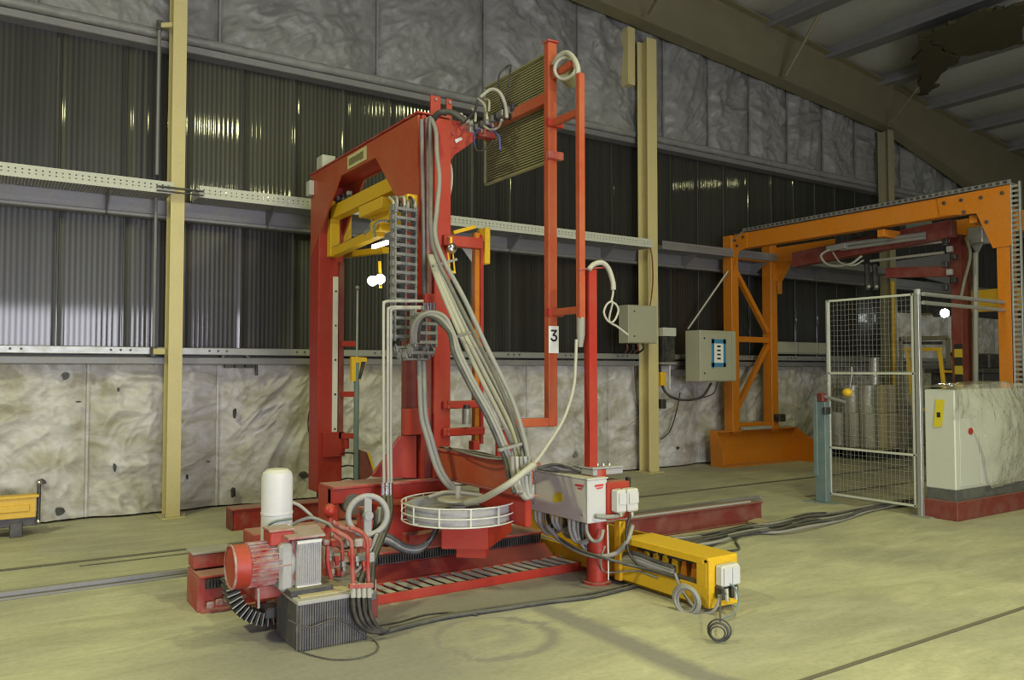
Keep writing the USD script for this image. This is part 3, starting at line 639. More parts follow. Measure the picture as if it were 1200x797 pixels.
# yellow lifting carriage inside the arch
Yc = thing('lifting_carriage', 'yellow lifting frame riding inside the top of the red arch', 'lifting frame')
xa = 2.98
p, q = at(391, 251, x=xa), at(462, 217, x=xa)
MB().bar(p, p + (q - p) * 1.15, 0.10, 0.13).build('beam', 'yellow', Yc)
p1, p2 = at(391, 248, x=xa), at(391, 301, x=xa)
MB().box(xa - .05, xa + .05, p1[1] - .05, p1[1] + .05, p2[2], p1[2] + .1, 0.005).build('upright', 'yellow', Yc)
p1, p2 = at(404, 250, x=3.2), at(404, 288, x=3.2)
MB().box(3.14, 3.26, p1[1] - .05, p1[1] + .05, p2[2] - .02, p1[2] + .1, 0.005).build('upright', 'yellow', Yc)
p, q = at(391, 297, x=xa), at(446, 272, x=xa); MB().bar(p, q, 0.08, 0.085).build('beam', 'yellow', Yc)
MB().bar(p + [0, 0, .052], q + [0, 0, .052], 0.03, 0.02).build('air_pipe', 'dark', Yc)
p, q = at(404, 299, x=3.25), at(452, 293, x=3.25); MB().bar(p, q, 0.07, 0.06).build('beam', 'yellow', Yc)
h0, h1 = at(430, 250, x=2.95), at(457, 238, x=2.95)
hd_ = MB().bar(h0, h1, .16, .10).build('film_hood', 'yellow', Yc)
MB().plate([h0 + [.0, 0, -.05], h1 + [0, 0, -.05], h1 + [0, .02, -.19], h0 + [0, -.30, -.14]], (.12, 0, 0)).build('hood_skirt', 'yellow', Yc)
MB().box(*sorted((at(474, 230, y=5.6)[0], at(486, 230, y=5.6)[0])), 5.55, 5.62, *sorted((zpx(480, 249, 5.6), zpx(480, 229, 5.6))), 0.004).build('chain_anchor', 'yellow', Yc)
p = at(433, 268, x=2.95); MB().bar(p, at(438, 258, x=2.95), 0.03, 0.03).build('lever', 'steel', Yc); MB().bar(at(428, 274, x=2.95), at(437, 266, x=2.95), 0.03, 0.04).build('lever', 'steel', Yc)
MB().box(2.93, 3.05, *sorted((at(436, 265, x=2.95)[1], at(448, 265, x=2.95)[1])), *sorted((float(at(442, 272, x=2.95)[2]), float(at(442, 258, x=2.95)[2]))), 0.01).build('gripper', 'yellow', Yc)
MB().tube([at(440, 278, x=2.9), at(438, 266, x=2.9), at(445, 259, x=2.9), at(455, 259, x=2.9)], 0.012, 8, 6).build('air_hose', 'hose', Yc, smooth=True)
MB().bar(at(437, 289.5, x=2.92), at(454, 284, x=2.92), 0.035, 0.035).build('light_tube', 'tube', Yc, label='short glowing white tube')
for i in range(6):
    s = at(397 + 6 * (i % 3), 237 - 4 * (i // 3) - 3 * (i % 3), x=3.0); MB().obox(s, (0.05, 0.05, 0.05), None, 0.006).build('valve', 'steel' if i % 2 else 'dark', Yc)

# lit twin work lamp hanging in the arch
wl = thing('work_lamp', 'bright twin work lamp glowing below the yellow lifting frame', 'lamp')
c1, c2 = at(437.5, 329, y=7.0), at(446.5, 327, y=7.0)
for c in (c1, c2):
    MB().sphere(c, 0.043, 2).build('bulb', 'glow', wl, smooth=True)
    MB().lathe([(0, .02), (.03, .045), (.035, .05)], c + [0, 0.06, 0], (0, -1, 0), 16).build('reflector', 'steel', wl, smooth=30)
MB().bar(at(445, 306, y=7.06), at(446, 338, y=7.06), 0.03, 0.015, up=(0, 1, 0)).build('hanger', 'yellow', wl)
def point(name, loc, r, power, col):
    l = UsdLux.SphereLight.Define(stage, '/World/' + name); l.CreateRadiusAttr(r); l.CreateIntensityAttr(power); l.CreateColorAttr(Gf.Vec3f(*col)); l.AddTranslateOp().Set(Gf.Vec3d(*loc))
rl = thing('reflector_lamp', 'unlit round reflector lamp under the short arm right of the mast', 'lamp')
c = at(530, 291, y=5.5)
MB().sphere(c, 0.042, 2, (1, .6, 1)).build('reflector', 'chrome', rl, smooth=True)
MB().cyl(c + [0, .02, .02], c + [0, .02, .09], 0.012, 8).build('stem', 'yellow', rl)
h = at(530, 319, y=5.52)
for dx in (-.022, .022): MB().bar(c + [dx, .03, -.03], h + [dx, 0, 0], .012, .012).build('bracket_strap', 'yellow', rl)
MB().bar(h + [-.03, 0, 0], h + [.03, 0, 0], .012, .02).build('bracket_foot', 'yellow', rl)

# grey pole with yellow handset beside the far leg
po = thing('safety_pole', 'slim grey pole with a yellow handle standing beside the far red leg', 'pole')
yb = 7.7
MB().cyl(at(417, 565, y=yb), at(418, 425, y=yb), 0.027, 12).build('pole_tube', 'tealpost', po, smooth=30)
MB().cyl(at(418, 425, y=yb), at(419, 340, y=yb), 0.012, 10).build('pole_rod', 'steel', po, smooth=30)
MB().sphere(at(419, 337, y=yb), 0.022, 2).build('tip', 'steel', po, smooth=True)
MB().plate([at(*p, y=yb - .02) for p in ((412, 418), (430, 419), (430, 423), (422, 447), (412, 447))], (0, .04, 0)).build('handle', 'yellow', po)
MB().plate([at(*p, y=yb - .03) for p in ((424, 424), (429, 424), (423, 444), (420, 444))], (0, .02, 0)).build('trigger', 'black', po)
MB().plate([at(*p, y=yb) for p in ((421, 527), (430, 530), (438, 556), (421, 566))], (0, .06, 0)).build('foot', 'maroon', po)
MB().bar(at(431, 530, y=yb - .02), at(440, 556, y=yb - .02), .02, .02).build('foot_brace', 'yellow', po)
for py in (403, 462, 511): MB().bar(at(401, py, y=yb + .15), at(417, py, y=yb), .04, .055).build('stay', 'red', po)
for py in (532, 547, 562): MB().tube([at(400, py, y=yb + .15), at(408, py - 1.5, y=yb), at(417, py, y=yb)], .009, 6, 4).build('rung', 'black', po, smooth=True)
# ================================================================ energy chain, hoses and pipes on the mast
EC = thing('energy_chain', 'grey plastic energy chain hanging in a loop on the front of the mast', 'cable chain')
def link(c, w, zdir, fdir, ln=0.07):
    """one chain link: centre, width vector axis x, running direction, facing direction"""
    zdir = np.asarray(zdir, float) / np.linalg.norm(zdir); fdir = np.asarray(fdir, float) / np.linalg.norm(fdir); s = np.cross(zdir, fdir); s /= np.linalg.norm(s)
    R = np.array([s, fdir, zdir]); m = MB(); c = np.asarray(c, float)
    for k in (-1, 0, 1):
        m.obox(c + s * k * (w / 2 - 0.008), (0.016 if k else 0.008, 0.075, ln * 0.96), R, 0.004)
        if k: m.obox(c + s * k * (w / 2 + 0.004), (0.012, 0.045, ln * 0.55), R, 0.006)
    m.obox(c + fdir * 0.035, (w, 0.012, ln * 0.34), R, 0.003)
    m.obox(c - fdir * 0.035, (w, 0.012, ln * 0.34), R, 0.003)
    m.build('link', 'chain', EC)
ztop, zlow = zpx(472, 246, 5.5), zpx(472, 402, 5.5)
n = int((ztop - zlow) / 0.068)
xl0, xl1 = float(at(459, 300, y=5.5)[0]), float(at(487, 300, y=5.5)[0])
for i in range(n + 1):
    link(((xl0 + xl1) / 2, 5.5, ztop - i * 0.068), xl1 - xl0, (0, 0, -1), (0.12, -1, 0))
R_ = 0.095; x2a, x2b = float(at(481, 390, y=5.31)[0]), float(at(512, 390, y=5.31)[0])
for i in range(1, 5):
    a = PI * i / 5; t = i / 5
    link(((xl0 + xl1) / 2 * (1 - t) + (x2a + x2b) / 2 * t, 5.5 - R_ + R_ * math.cos(a), zlow - R_ * math.sin(a)), xl1 - xl0, (0, -math.sin(a), -math.cos(a)), (0, -math.cos(a), math.sin(a)))
for i in range(4):
    link(((x2a + x2b) / 2, 5.31, zlow + i * 0.068), x2b - x2a - .02, (0, 0, 1), (0.1, -1, 0))
for i in range(7):
    p = at(461 + 4.2 * i, 248, y=5.5); MB().tube([p, p + [0, 0, .07 + .03 * (i % 2)], p + [.02, .12, .13]], 0.011, 7, 4).build('cable_tail', ('hosel', 'hose', 'black')[i % 3], EC, smooth=True)

def hose(name, label, pts, r, mat='hose', group=None, cat='hose', per=7, n=8):
    return MB().tube(pts, r, n, per).build(name, mat, smooth=True, label=label, category=cat, group=group)
def pts(seq, y=None, ys=None, x=None, z=None):
    """survey a run of picture points at a depth that changes evenly along it"""
    out = []
    for i, p in enumerate(seq):
        t = i / max(1, len(seq) - 1)
        if ys is not None: out.append(at(*p, y=ys[0] + (ys[1] - ys[0]) * t))
        elif x is not None: out.append(at(*p, x=x))
        elif z is not None: out.append(at(*p, z=z))
        else: out.append(at(*p, y=y))
    return out
# conduits down the mast
g = 'conduits running down the front of the mast'
hose('mast_conduit', 'pale grey conduit running straight down the mast, leftmost of its row', pts([(494, 140), (495, 200), (496, 280), (497, 350)], y=5.58), 0.016, 'mastgrey', g)
hose('mast_conduit', 'plum-tinted conduit running straight down the mast beside the pale leftmost one', pts([(500, 138), (500.5, 200), (501, 280), (501, 348)], y=5.6), 0.017, 'mauve', g)
hose('mast_conduit', 'grey conduit in the middle of the mast that bends right into the slanting bundle', pts([(504, 137), (505, 200), (505, 270), (511, 300), (530, 340), (560, 400), (590, 462), (610, 520), (614, 550)], ys=(5.58, 4.38)), 0.016, 'mastgrey', g)
hose('mast_conduit', 'grey conduit bowing from the top of the mast, rightmost of its row', pts([(506, 140), (511, 155), (512, 180), (515, 210), (512, 245), (510, 275), (520, 305), (545, 352), (572, 410), (600, 468), (616, 520), (621, 550)], ys=(5.57, 4.36)), 0.017, 'hose', g)
g = 'pale conduits slanting from the mast down to the control box'
for i in range(3):
    o = 5.0 * i
    hose('slanting_conduit', ('lowest pale conduit of the bundle slanting from mast to control box', 'middle pale conduit of the bundle slanting from mast to control box', 'upper grey conduit of the bundle slanting from mast to control box')[i], pts([(503 + o * .5, 300), (513 + o * .7, 330), (536 + o, 385), (562 + o * 1.3, 440), (587 + o * 1.3, 490), (604 + o * .9, 530), (608 + o, 556)], ys=(5.5, 4.38)), 0.017 + .003 * (i == 1), ('hosel', 'hosel', 'hose')[i], g)
g = 'grey hoses arching out of the energy chain'
for i in range(3):
    o = 4.0 * i
    hose('arched_hose', ('outermost grey hose arching out of the energy chain', 'second grey hose arching out of the energy chain', 'innermost dark hose arching out of the energy chain')[i], pts([(484 + o * .7, 402), (484 + o * .9, 384), (492 + o * .6, 371), (507, 366 + o * .8), (522 - o * .6, 372 + o), (532 - o * .6, 392), (540 - o, 415), (558 - o, 452), (580 - o, 492), (600 - o, 540), (604 - o, 560), (611 - o, 578)], ys=(5.28, 4.36)), 0.015, ('hose', 'hose', 'hosed')[i], g)
for j, (px, py, yy) in enumerate(((521, 306, 5.32), (540, 391, 5.0), (598, 522, 4.5))):
    a, b = at(px - 14, py + 6, y=yy), at(px + 14, py - 2, y=yy); MB().bar(a, b, 0.03, 0.02).build('cable_tie_bar', 'hose', G)
hose('curled_hose', 'cream hose bowed against the dark wall right of the mast top', pts([(525, 185), (529, 200), (529, 215), (526, 232), (524, 243)], y=5.75), 0.012, 'hosel')
g = 'two grey hoses dropping from the chain towards the cable reel'
for i in range(2):
    o = 5.0 * i
    hose('drop_hose', ('left grey hose dropping past the mast foot to the cable reel', 'right grey hose dropping past the mast foot to the cable reel')[i], pts([(491 + o, 420), (492 + o, 450), (494 + o, 488), (501 + o, 515), (510 + o, 545), (519 + o, 562), (530 + o, 573), (545 + o, 578)], ys=(5.45, 5.15)), 0.019, 'hose', g)
# block and three bent pipes
MB().box(*sorted((float(at(495, 352, y=5.5)[0]), float(at(506, 352, y=5.5)[0]))), 5.45, 5.6, *sorted((zpx(500, 363, 5.5), zpx(500, 345, 5.5))), 0.006).build('pipe_block', 'red', G)
for k in range(4): MB().cyl(at(497 + 4 * k, 368, y=5.42), at(497 + 4 * k, 355, y=5.42), 0.011, 10).build('pipe_fitting', 'chrome', G, smooth=30)
g = 'three thin pale pipes bent at the top, left of the mast'
for i, (xv, yt) in enumerate(((449.5, 353), (454.5, 360), (458, 361.5))):
    hose('bent_pipe', ('outermost thin pale pipe bent over left of the mast', 'middle thin pale pipe bent over left of the mast', 'innermost thin pale pipe bent over left of the mast')[i],
         pts([(496, yt), (475, yt), (xv + 6, yt), (xv + 1, yt + 2), (xv, yt + 9), (xv, 450), (xv, 520), (xv + .5, 566)], ys=(5.45, 5.45)), 0.0115, 'hosel', g, cat='pipe', per=5)
    MB().cyl(at(xv, 566, y=5.45), at(xv, 583, y=5.43), 0.018, 10).build('pipe_union', 'chrome', G, smooth=30)
    hose('feed_hose', ('left black hose below the bent pipes', 'middle black hose below the bent pipes', 'right black hose below the bent pipes')[i],
         pts([(xv, 582), (xv + .5, 595), (xv - 2, 612), (xv - 10, 632), (xv - 20, 660), (xv - 30 + 4 * i, 690)], ys=(5.43, 4.55)), 0.017, ('black', 'hosed', 'black')[i], 'hoses from the bent pipes to the pump')
# clutter of valves and hoses at the mast head
hd = thing('valve_block', 'grey pneumatic valve block with fittings at the mast head', 'valve block')
for i in range(9):
    p = at(552 + 6.2 * i, 153 - 3.3 * i, y=5.72 - 0.045 * i); MB().obox(p, (0.05, 0.06, 0.055), None, 0.006).build('valve', ('steel', 'finned', 'dark')[i % 3], hd)
    MB().cyl(p + [0, 0, -.02], p + [0, -.02, -.075], 0.012, 8).build('fitting', 'black' if i % 2 else 'chrome', hd)
for i in range(4):
    p = at(536 + 4 * i, 136 + 3 * i, y=5.6); MB().cyl(p, p + [.04, 0, .012], 0.022, 10).build('coupling', ('hosel', 'steel')[i % 2], hd, smooth=30)
E4 = [([(508, 140), (514, 133), (524, 131), (534, 134), (545, 142)], 'hosed', .024, 'thick black hose humped over the mast head'),
      ([(540, 145), (548, 139), (556, 131), (560, 117)], 'hosed', .010, 'thin dark hose rising from the mast head to the screen'),
      ([(560, 116), (568, 124), (571, 140)], 'hosel', .012, 'pale short hose curved onto the valve block'),
      ([(563, 114), (575, 105), (585, 108), (592, 122), (594, 138)], 'hosel', .015, 'broad pale hose arching over the valve block'),
      ([(567, 117), (573, 118), (573, 130)], 'hosel', .009, 'small cream hose loop left of the broad arch'),
      ([(553, 127), (557, 133), (557, 142)], 'hosel', .010, 'stubby cream hose at the mast head'),
      ([(590, 130), (585, 105), (585, 88), (593, 79), (598, 76)], 'hosed', .008, 'dark cable climbing over the screen top edge'),
      ([(592, 132), (594, 110), (597, 90), (599, 76)], 'hosed', .006, 'second thin dark cable climbing across the screen'),
      ([(557, 172), (555, 160), (562, 150)], 'bluew', .008, 'short blue hose left under the valve block'),
      ([(567, 148), (575, 152), (584, 149), (588, 140)], 'hosel', .010, 'white hose loop under the valve block'),
      ([(573, 148), (580, 155), (585, 161), (586, 175)], 'bluew', .009, 'blue hose end dangling below the valve block'),
      ([(556, 170), (560, 177), (570, 174), (578, 164)], 'hosed', .006, 'thin dark wire hanging in a bow below the valve block')]
for sq, mat, r, lab in E4: hose('head_hose', lab, pts(sq, ys=(5.6, 5.35)), r, mat, 'hoses at the mast head')
hose('supply_cable', 'long pale grey cable falling from the cable pipe in a curve to the reel', [at(675.5, 398, y=4.53), at(674.5, 425, y=4.52), at(672, 455, y=4.5), (at(661, 490, y=4.44)), at(643, 520, y=4.36), at(628, 541, y=4.32), at(618, 551, y=4.30)], .0115, 'hosel', cat='cable')
hose('supply_sleeve', 'thick grey cable sleeve slanting across the boom end down onto the reel', [at(626, 544, y=4.315), at(612, 555, y=4.29), at(598, 566, y=4.30), at(580, 577, y=4.40), at(562, 586, y=4.58), at(545, 590, y=4.74)], .022, 'hosel')
# ================================================================ cable reel with wire cage
RL = thing('cable_reel', 'flat grey cable reel in a white wire cage in front of the mast', 'reel')
rc = at(538, 591, z=0.57); rx, ry = rc[0], rc[1]
MB().lathe([(0, .30), (0, .36), (.11, .36), (.11, .345), (.05, .34), (.05, .05), (.09, .05), (.09, 0)], (rx, ry, .475), n=48).build('drum', 'reel', RL, smooth=30)
MB().lathe([(0, .062), (.05, .062), (.052, .145), (.062, .145), (.064, .02), (.15, .02), (.15, 0)], (rx + .02, ry + .05, .54), n=32).build('hub', 'hosel', RL, smooth=30)
for k, z in enumerate((.48, .535, .60)): MB().torus((rx, ry, z), (0, 0, 1), .395, .0055, 48, 6).build('cage_ring', 'white', RL, smooth=True)
for k in range(12):
    a = 2 * PI * k / 12 + .2; MB().tube([(rx + .33 * math.cos(a), ry + .33 * math.sin(a), .478), (rx + .395 * math.cos(a), ry + .395 * math.sin(a), .485), (rx + .395 * math.cos(a), ry + .395 * math.sin(a), .60)], .0055, 6).build('cage_wire', 'white', RL)
MB().tube([(rx - .12, ry + .22, .60), (rx + .05, ry + .26, .615), (rx + .22, ry + .12, .60), (rx + .3, ry - .08, .58)], .016, 8, 6).build('reel_cable', 'hosel', RL, smooth=True)
sp = MB().plate([(rx - .20, ry - .12, .31), (rx + .05, ry - .30, .31), (rx + .5, ry + .1, .31), (rx + .2, ry + .45, .31)], (0, 0, .155)).build('support_box', 'red', RL)
MB().plate([(rx - .10, ry - .14, .245), (rx + .05, ry - .27, .245), (rx + .12, ry - .2, .245), (rx - .02, ry - .06, .245)], (0, 0, .075)).build('support_lug', 'red', RL)
# ================================================================ floor track under the carriage
TK = thing('track_beam', 'dusty red floor beam with a black toothed rack under the carriage', 'beam')
MB().box(1.17, 3.76, 5.30, 5.33, 0.0, 0.205, 0.004).build('web', 'redold', TK); MB().box(1.17, 3.76, 5.57, 5.6, 0.0, 0.205, 0.004).build('web', 'redold', TK)
MB().box(1.16, 3.77, 5.28, 5.61, 0.205, 0.222, 0.004).build('flange', 'redold', TK)
MB().box(1.155, 1.175, 5.30, 5.60, 0, 0.205, 0.003).build('end_plate', 'redold', TK)
MB().box(1.17, 3.76, 5.26, 5.34, 0, 0.012, 0.003).build('flange', 'redold', TK)
m = MB(); m.box(1.2, 3.74, 5.285, 5.30, 0.14, 0.20, 0.001)
for i in range(128): m.box(1.205 + i * .0198, 1.205 + i * .0198 + .0095, 5.262, 5.286, 0.142, 0.198, 0)
m.build('toothed_rack', 'black', TK, kind='stuff')
MB().plate([(1.95, 5.26, 0.135), (3.76, 5.26, 0.135), (3.76, 5.12, 0.055), (1.95, 5.12, 0.055)], np.array([0, .006, -.01])).build('apron', 'deepred', TK)
for i in range(5): MB().obox((1.22 + .05 * i, 5.24 - .01 * (i % 2), .05 + .012 * (i % 3)), (.045, .03, .04), None, .008).build('grease_lump', 'dustred', TK)
RT = thing('ladder_track', 'red floor channel with rows of pale slats like a ladder', 'track')
MB().box(1.46, 3.92, 4.83, 4.85, 0, 0.062, 0.003).build('channel', 'red', RT); MB().box(1.46, 3.92, 5.10, 5.12, 0, 0.062, 0.003).build('channel', 'red', RT)
MB().box(1.46, 3.92, 4.85, 5.10, 0.0, 0.006, 0).build('track_bed', 'black', RT)
for i in range(28): MB().obox((1.56 + i * .087, 4.975, .055), (.046, .25, .012), np.array([[1, .12, 0], [-.12, 1, 0], [0, 0, 1]]), .003).build('slat', 'slats', RT)
LB = thing('lying_beam', 'dull oxide-red steel beam lying on the floor right of the machine', 'beam')
MB().box(4.25, 6.53, 5.42, 5.44, 0, 0.19, 0.003).build('web', 'maroon', LB); MB().box(4.25, 6.53, 5.40, 5.58, 0.178, 0.192, 0.003).build('flange', 'maroon', LB)
MB().box(4.25, 6.53, 5.40, 5.58, 0, 0.012, 0.003).build('flange', 'maroon', LB); MB().box(4.25, 6.40, 5.44, 5.47, 0.19, 0.205, 0.002).build('wear_strip', 'reel', LB)
tag = MB().plate([at(*p, z=.012) for p in ((876, 613), (888, 609), (905, 613), (895, 617.5))], (0, 0, .02)).build('wood_wedge', 'card', label='small brown wooden wedge on the floor at the end of the lying beam', category='wedge')
FB = thing('track_beam', 'low red steel track beam on the floor by the wall under the far leg', 'beam')
MB().box(2.0, 3.75, 7.78, 7.80, 0, 0.19, 0.003).build('web', 'redold', FB); MB().box(1.99, 3.75, 7.76, 8.0, 0.185, 0.2, 0.003).build('flange', 'redold', FB); MB().box(1.99, 2.01, 7.78, 7.98, 0, 0.185, 0.003).build('end_plate', 'maroon', FB)
FR = thing('floor_rail', 'long low grey steel rail lying along the floor', 'rail')
MB().box(-7, 7.55, 6.29, 6.33, 0.015, 0.05, 0.006).build('rail_head', 'girt', FR); MB().box(-7, 7.55, 6.26, 6.36, 0, 0.015, 0.003).build('rail_foot', 'girt', FR)

# ================================================================ pump unit at the left
MO = thing('gear_motor', 'dusty red finned electric motor with grey ribbed gearbox on the oil tank', 'motor')
my, mz, mr = 4.52, .435, .118
MB().lathe([(0, mr * .75), (.012, mr), (.085, mr), (.09, mr * .93)], (1.15, my, mz), (1, 0, 0), 28).build('fan_cowl', 'red', MO, smooth=30)
MB().torus((1.155, my, mz), (1, 0, 0), mr * .97, .008, 28, 6).build('cowl_rim', 'dustred', MO, smooth=True)
MB().cyl((1.23, my, mz), (1.46, my, mz), mr * .88, 28).build('stator', 'dustred', MO, smooth=30)
for k in range(22):
    a = 2 * PI * k / 22; d = np.array([0, math.cos(a), math.sin(a)])
    MB().obox(np.array([1.345, my, mz]) + d * mr * .93, (.215, .007, .024), np.array([[1, 0, 0], np.cross(d, [1, 0, 0]), d]), .002).build('cooling_fin', 'dustred', MO)
MB().lathe([(0, mr * .9), (.01, mr * 1.02), (.05, mr * 1.05), (.06, mr * .9)], (1.44, my, mz), (1, 0, 0), 28).build('end_shield', 'reel', MO, smooth=30)
MB().box(1.345, 1.475, my - .07, my + .06, mz + mr * .85, mz + mr * .85 + .075, .006).build('terminal_box', 'red', MO); MB().box(1.34, 1.48, my - .075, my + .065, mz + mr * .85 + .075, mz + mr * .85 + .088, .003).build('terminal_lid', 'dustred', MO)
MB().box(1.455, 1.615, 4.40, 4.66, .30, .575, .02).build('gearbox', 'dustred', MO)
MB().box(1.47, 1.61, 4.375, 4.40, .315, .56, .008).build('gearbox_cover', 'reel', MO)
m = MB()
for i in range(12): m.box(1.477 + i * .0108, 1.482 + i * .0108, 4.37, 4.376, .33, .54, 0)
m.build('cover_ribs', 'reel', MO, kind='stuff'); MB().box(1.47, 1.61, 4.37, 4.40, .302, .32, .003).build('cover_lip', 'white', MO); MB().box(1.47, 1.61, 4.37, 4.40, .545, .565, .003).build('cover_lip', 'white', MO)
MB().box(1.385, 1.465, my - .12, my + .12, .29, .55, .02).build('adapter_flange', 'reel', MO)
MB().plate([(1.415, 4.36, .578), (1.625, 4.36, .578), (1.685, 4.66, .588), (1.425, 4.66, .60)], (0, 0, .012)).build('gearbox_lid', 'dustred', MO)
MB().cyl((1.29, my - .05, mz - mr), (1.29, my - .06, .21), .008, 8).build('drain_rod', 'steel', MO)
TA = thing('oil_tank', 'grey finned oil tank standing on the floor under the red motor', 'tank')
MB().box(1.45, 1.84, 4.27, 4.63, 0.0, .255, .006).build('body', 'finned', TA)
MB().box(1.43, 1.86, 4.235, 4.65, .252, .275, .004).build('lid', 'reel', TA); MB().box(1.42, 1.66, 4.33, 4.64, .275, .312, .004).build('motor_foot', 'dark', TA); MB().box(1.46, 1.74, 4.28, 4.63, .275, .284, .002).build('mounting_plate', 'card', TA)
m = MB()
for i in range(29): m.box(1.452 + i * .0134, 1.457 + i * .0134, 4.260, 4.272, .004, .252, 0)
m.build('cooling_fins', 'finned', TA, kind='stuff'); m = MB()
for i in range(24): m.box(1.44, 1.452, 4.285 + i * .0145, 4.290 + i * .0145, .004, .252, 0)
m.build('cooling_fins', 'finned', TA, kind='stuff')
CY = thing('white_cylinder', 'chalky white pressure cylinder standing behind the red motor', 'cylinder')
MB().lathe([(0, .085), (.02, .092), (.27, .092), (.272, .095), (.285, .095), (.287, .092), (.49, .092), (.52, .085), (.54, .06), (.545, 0)], (1.52, 4.9, .36), n=36).build('vessel', 'offwhite', CY, smooth=25)
MB().box(1.44, 1.62, 4.80, 5.0, .222, .365, .01).build('foot_block', 'dustred', CY)
MB().plate([(1.50, 4.806, .45), (1.57, 4.82, .45), (1.57, 4.82, .58), (1.50, 4.806, .58)], (0, -.004, 0)).build('data_label', 'paper', CY)
MB().tube([(1.455, 4.84, .43), (1.445, 4.83, .56), (1.47, 4.80, .60), (1.53, 4.79, .61), (1.58, 4.80, .61)], .007, 6, 5).build('sensor_wire', 'tealpost', CY, smooth=True)
# ball-topped accumulator, handwheel, red pipework
AC = thing('ball_valve', 'red ball-topped valve standing among the pipework behind the gearbox', 'valve')
b = at(386.5, 598.5, y=4.85); MB().sphere(b, .042, 3).build('ball', 'red', AC, smooth=True)
MB().lathe([(0, .036), (.08, .034), (.10, .022), (.15, .02)], b - [0, 0, .19], n=18).build('stem', 'redold', AC, smooth=30); MB().box(b[0] - .05, b[0] + .05, b[1] - .05, b[1] + .05, .215, b[2] - .17, .01).build('valve_body', 'dustred', AC)
HW = thing('hand_wheel', 'dusty grey handwheel with one broad spoke beside the bent pipes', 'wheel')
w = at(431, 604, y=4.98); ax = np.array([-.30, -.95, .05])
MB().torus(w, ax, .125, .02, 40, 10).build('rim', 'reel', HW, smooth=True)
MB().obox(w, (.052, .02, .235), None, .004).build('spoke', 'reel', HW); MB().cyl(w, w + [0.03, .17, 0], .022, 14).build('axle', 'dark', HW, smooth=30); MB().cyl(w + [0, -.025, 0], w + [0, .02, 0], .03, 16).build('hub', 'reel', HW, smooth=30)
MB().bar(w + [.03, .17, .03], [w[0] + .03, w[1] + .17, .22], .05, .05, up=(1, 0, 0)).build('pedestal', 'redold', HW)
PW = thing('red_pipework', 'cluster of dusty red hydraulic pipes and valves right of the gearbox', 'pipework')
def pw(nm, sq, y, r, mat): MB().tube(pts(sq, y=y), r, 8, 5).build(nm, mat, PW, smooth=True)
pw('bent_pipe', [(388, 620), (398, 625), (408, 631), (412, 638), (413, 665), (414, 688)], 4.22, .013, 'redold'); pw('bent_pipe', [(410, 618), (422, 623), (428, 629), (430.5, 638), (431, 665), (432, 688)], 4.24, .0125, 'redold')
pw('bent_pipe', [(391, 628), (399, 634), (401, 645), (401, 675)], 4.5, .012, 'redold'); pw('bent_pipe', [(384, 640), (384, 660), (388, 678)], 4.45, .014, 'redold')
pw('pipe_bow', [(390, 612), (400, 618), (410, 621), (420, 622)], 4.6, .014, 'dustred')
pw('lever_bar', [(414, 672), (420, 668), (425, 660), (436, 640), (442, 625)], 4.7, .012, 'hose')
MB().bar(at(409, 687, y=4.21), at(437, 686, y=4.21), .03, .025).build('manifold', 'redold', PW)
for i in range(14):
    p = at(382 + 9.3 * (i % 6) + (i // 6) * 3, 636 + 17 * (i // 6), y=4.55 + .06 * (i % 3)); s = .035 + .012 * (i % 3)
    MB().obox(p, (s * 1.1, s, s), None, .007).build('valve_block', ('dustred', 'redold', 'finned', 'reel')[i % 4], PW)
for i in range(6):
    p = at(386 + 8 * i, 646 + 6 * (i % 3), y=4.48); MB().lathe([(0, .016), (.03, .016), (.032, .010), (.055, .010)], p, (0, -.3, -1), 8).build('fitting', ('steel', 'red')[i % 2], PW)
MB().box(1.7, 2.05, 4.62, 5.2, .13, .225, .006).build('mounting_frame', 'dustred', PW); MB().box(1.7, 1.76, 4.6, 5.2, 0, .14, .004).build('frame_leg', 'maroon', PW); MB().box(1.99, 2.05, 4.6, 5.2, 0, .14, .004).build('frame_leg', 'maroon', PW)
MB().box(1.86, 1.98, 4.46, 4.62, .15, .2, .004).build('drip_tray', 'finned', PW)
MB().box(1.30, 1.46, 4.56, 5.2, .225, .30, .006).build('motor_frame', 'redold', PW)
g = 'black hoses curving from the red pipes to the floor'
for i in range(4):
    x0 = 413.5 + 6.2 * i
    hose('floor_hose', ('leftmost black hose sweeping from the red pipes to the floor', 'second black hose from the left below the red pipes', 'third black hose from the left below the red pipes', 'rightmost black hose sweeping from the red pipes to the floor')[i], pts([(x0, 690), (x0 + .5, 708), (x0 + 3, 722), (x0 + 9, 733), (x0 + 20 - 2 * i, 740 - i), (450 + 2 * i, 741 - i)], ys=(4.21, 4.21)), .0125, 'black', g)
    MB().cyl(at(x0, 684, y=4.21), at(x0 + .5, 700, y=4.21), .0145, 10).build('hose_collar', 'hosel', PW, smooth=30)
hose('floor_cable', 'black cable lying across the floor from the hoses to the yellow beam, nearer one', pts([(446, 742), (470, 736), (520, 724), (580, 715), (640, 706), (690, 700), (725, 692), (748, 686)], z=.014), .013, 'hosed', cat='cable')
hose('floor_cable', 'black cable lying across the floor from the hoses to the yellow beam, farther one', pts([(442, 738), (470, 733), (520, 722), (580, 712), (640, 704), (690, 696), (720, 690), (742, 684)], z=.014), .012, 'hosed', cat='cable')
hose('floor_cable', 'thin dark wire lying on the floor behind the two black cables', pts([(436, 734), (470, 728), (500, 720), (530, 718), (560, 721)], z=.008), .006, 'hosed', cat='cable')
tw = [at(x, y, y=4.236) for x, y in ((338, 727), (350, 732), (363, 735), (376, 731), (388, 727), (400, 728), (412, 733), (424, 742))] + [at(x, y, z=.008) for x, y in ((438, 750), (443, 757), (438, 765), (420, 771), (395, 773), (370, 769), (350, 762), (335, 752))]
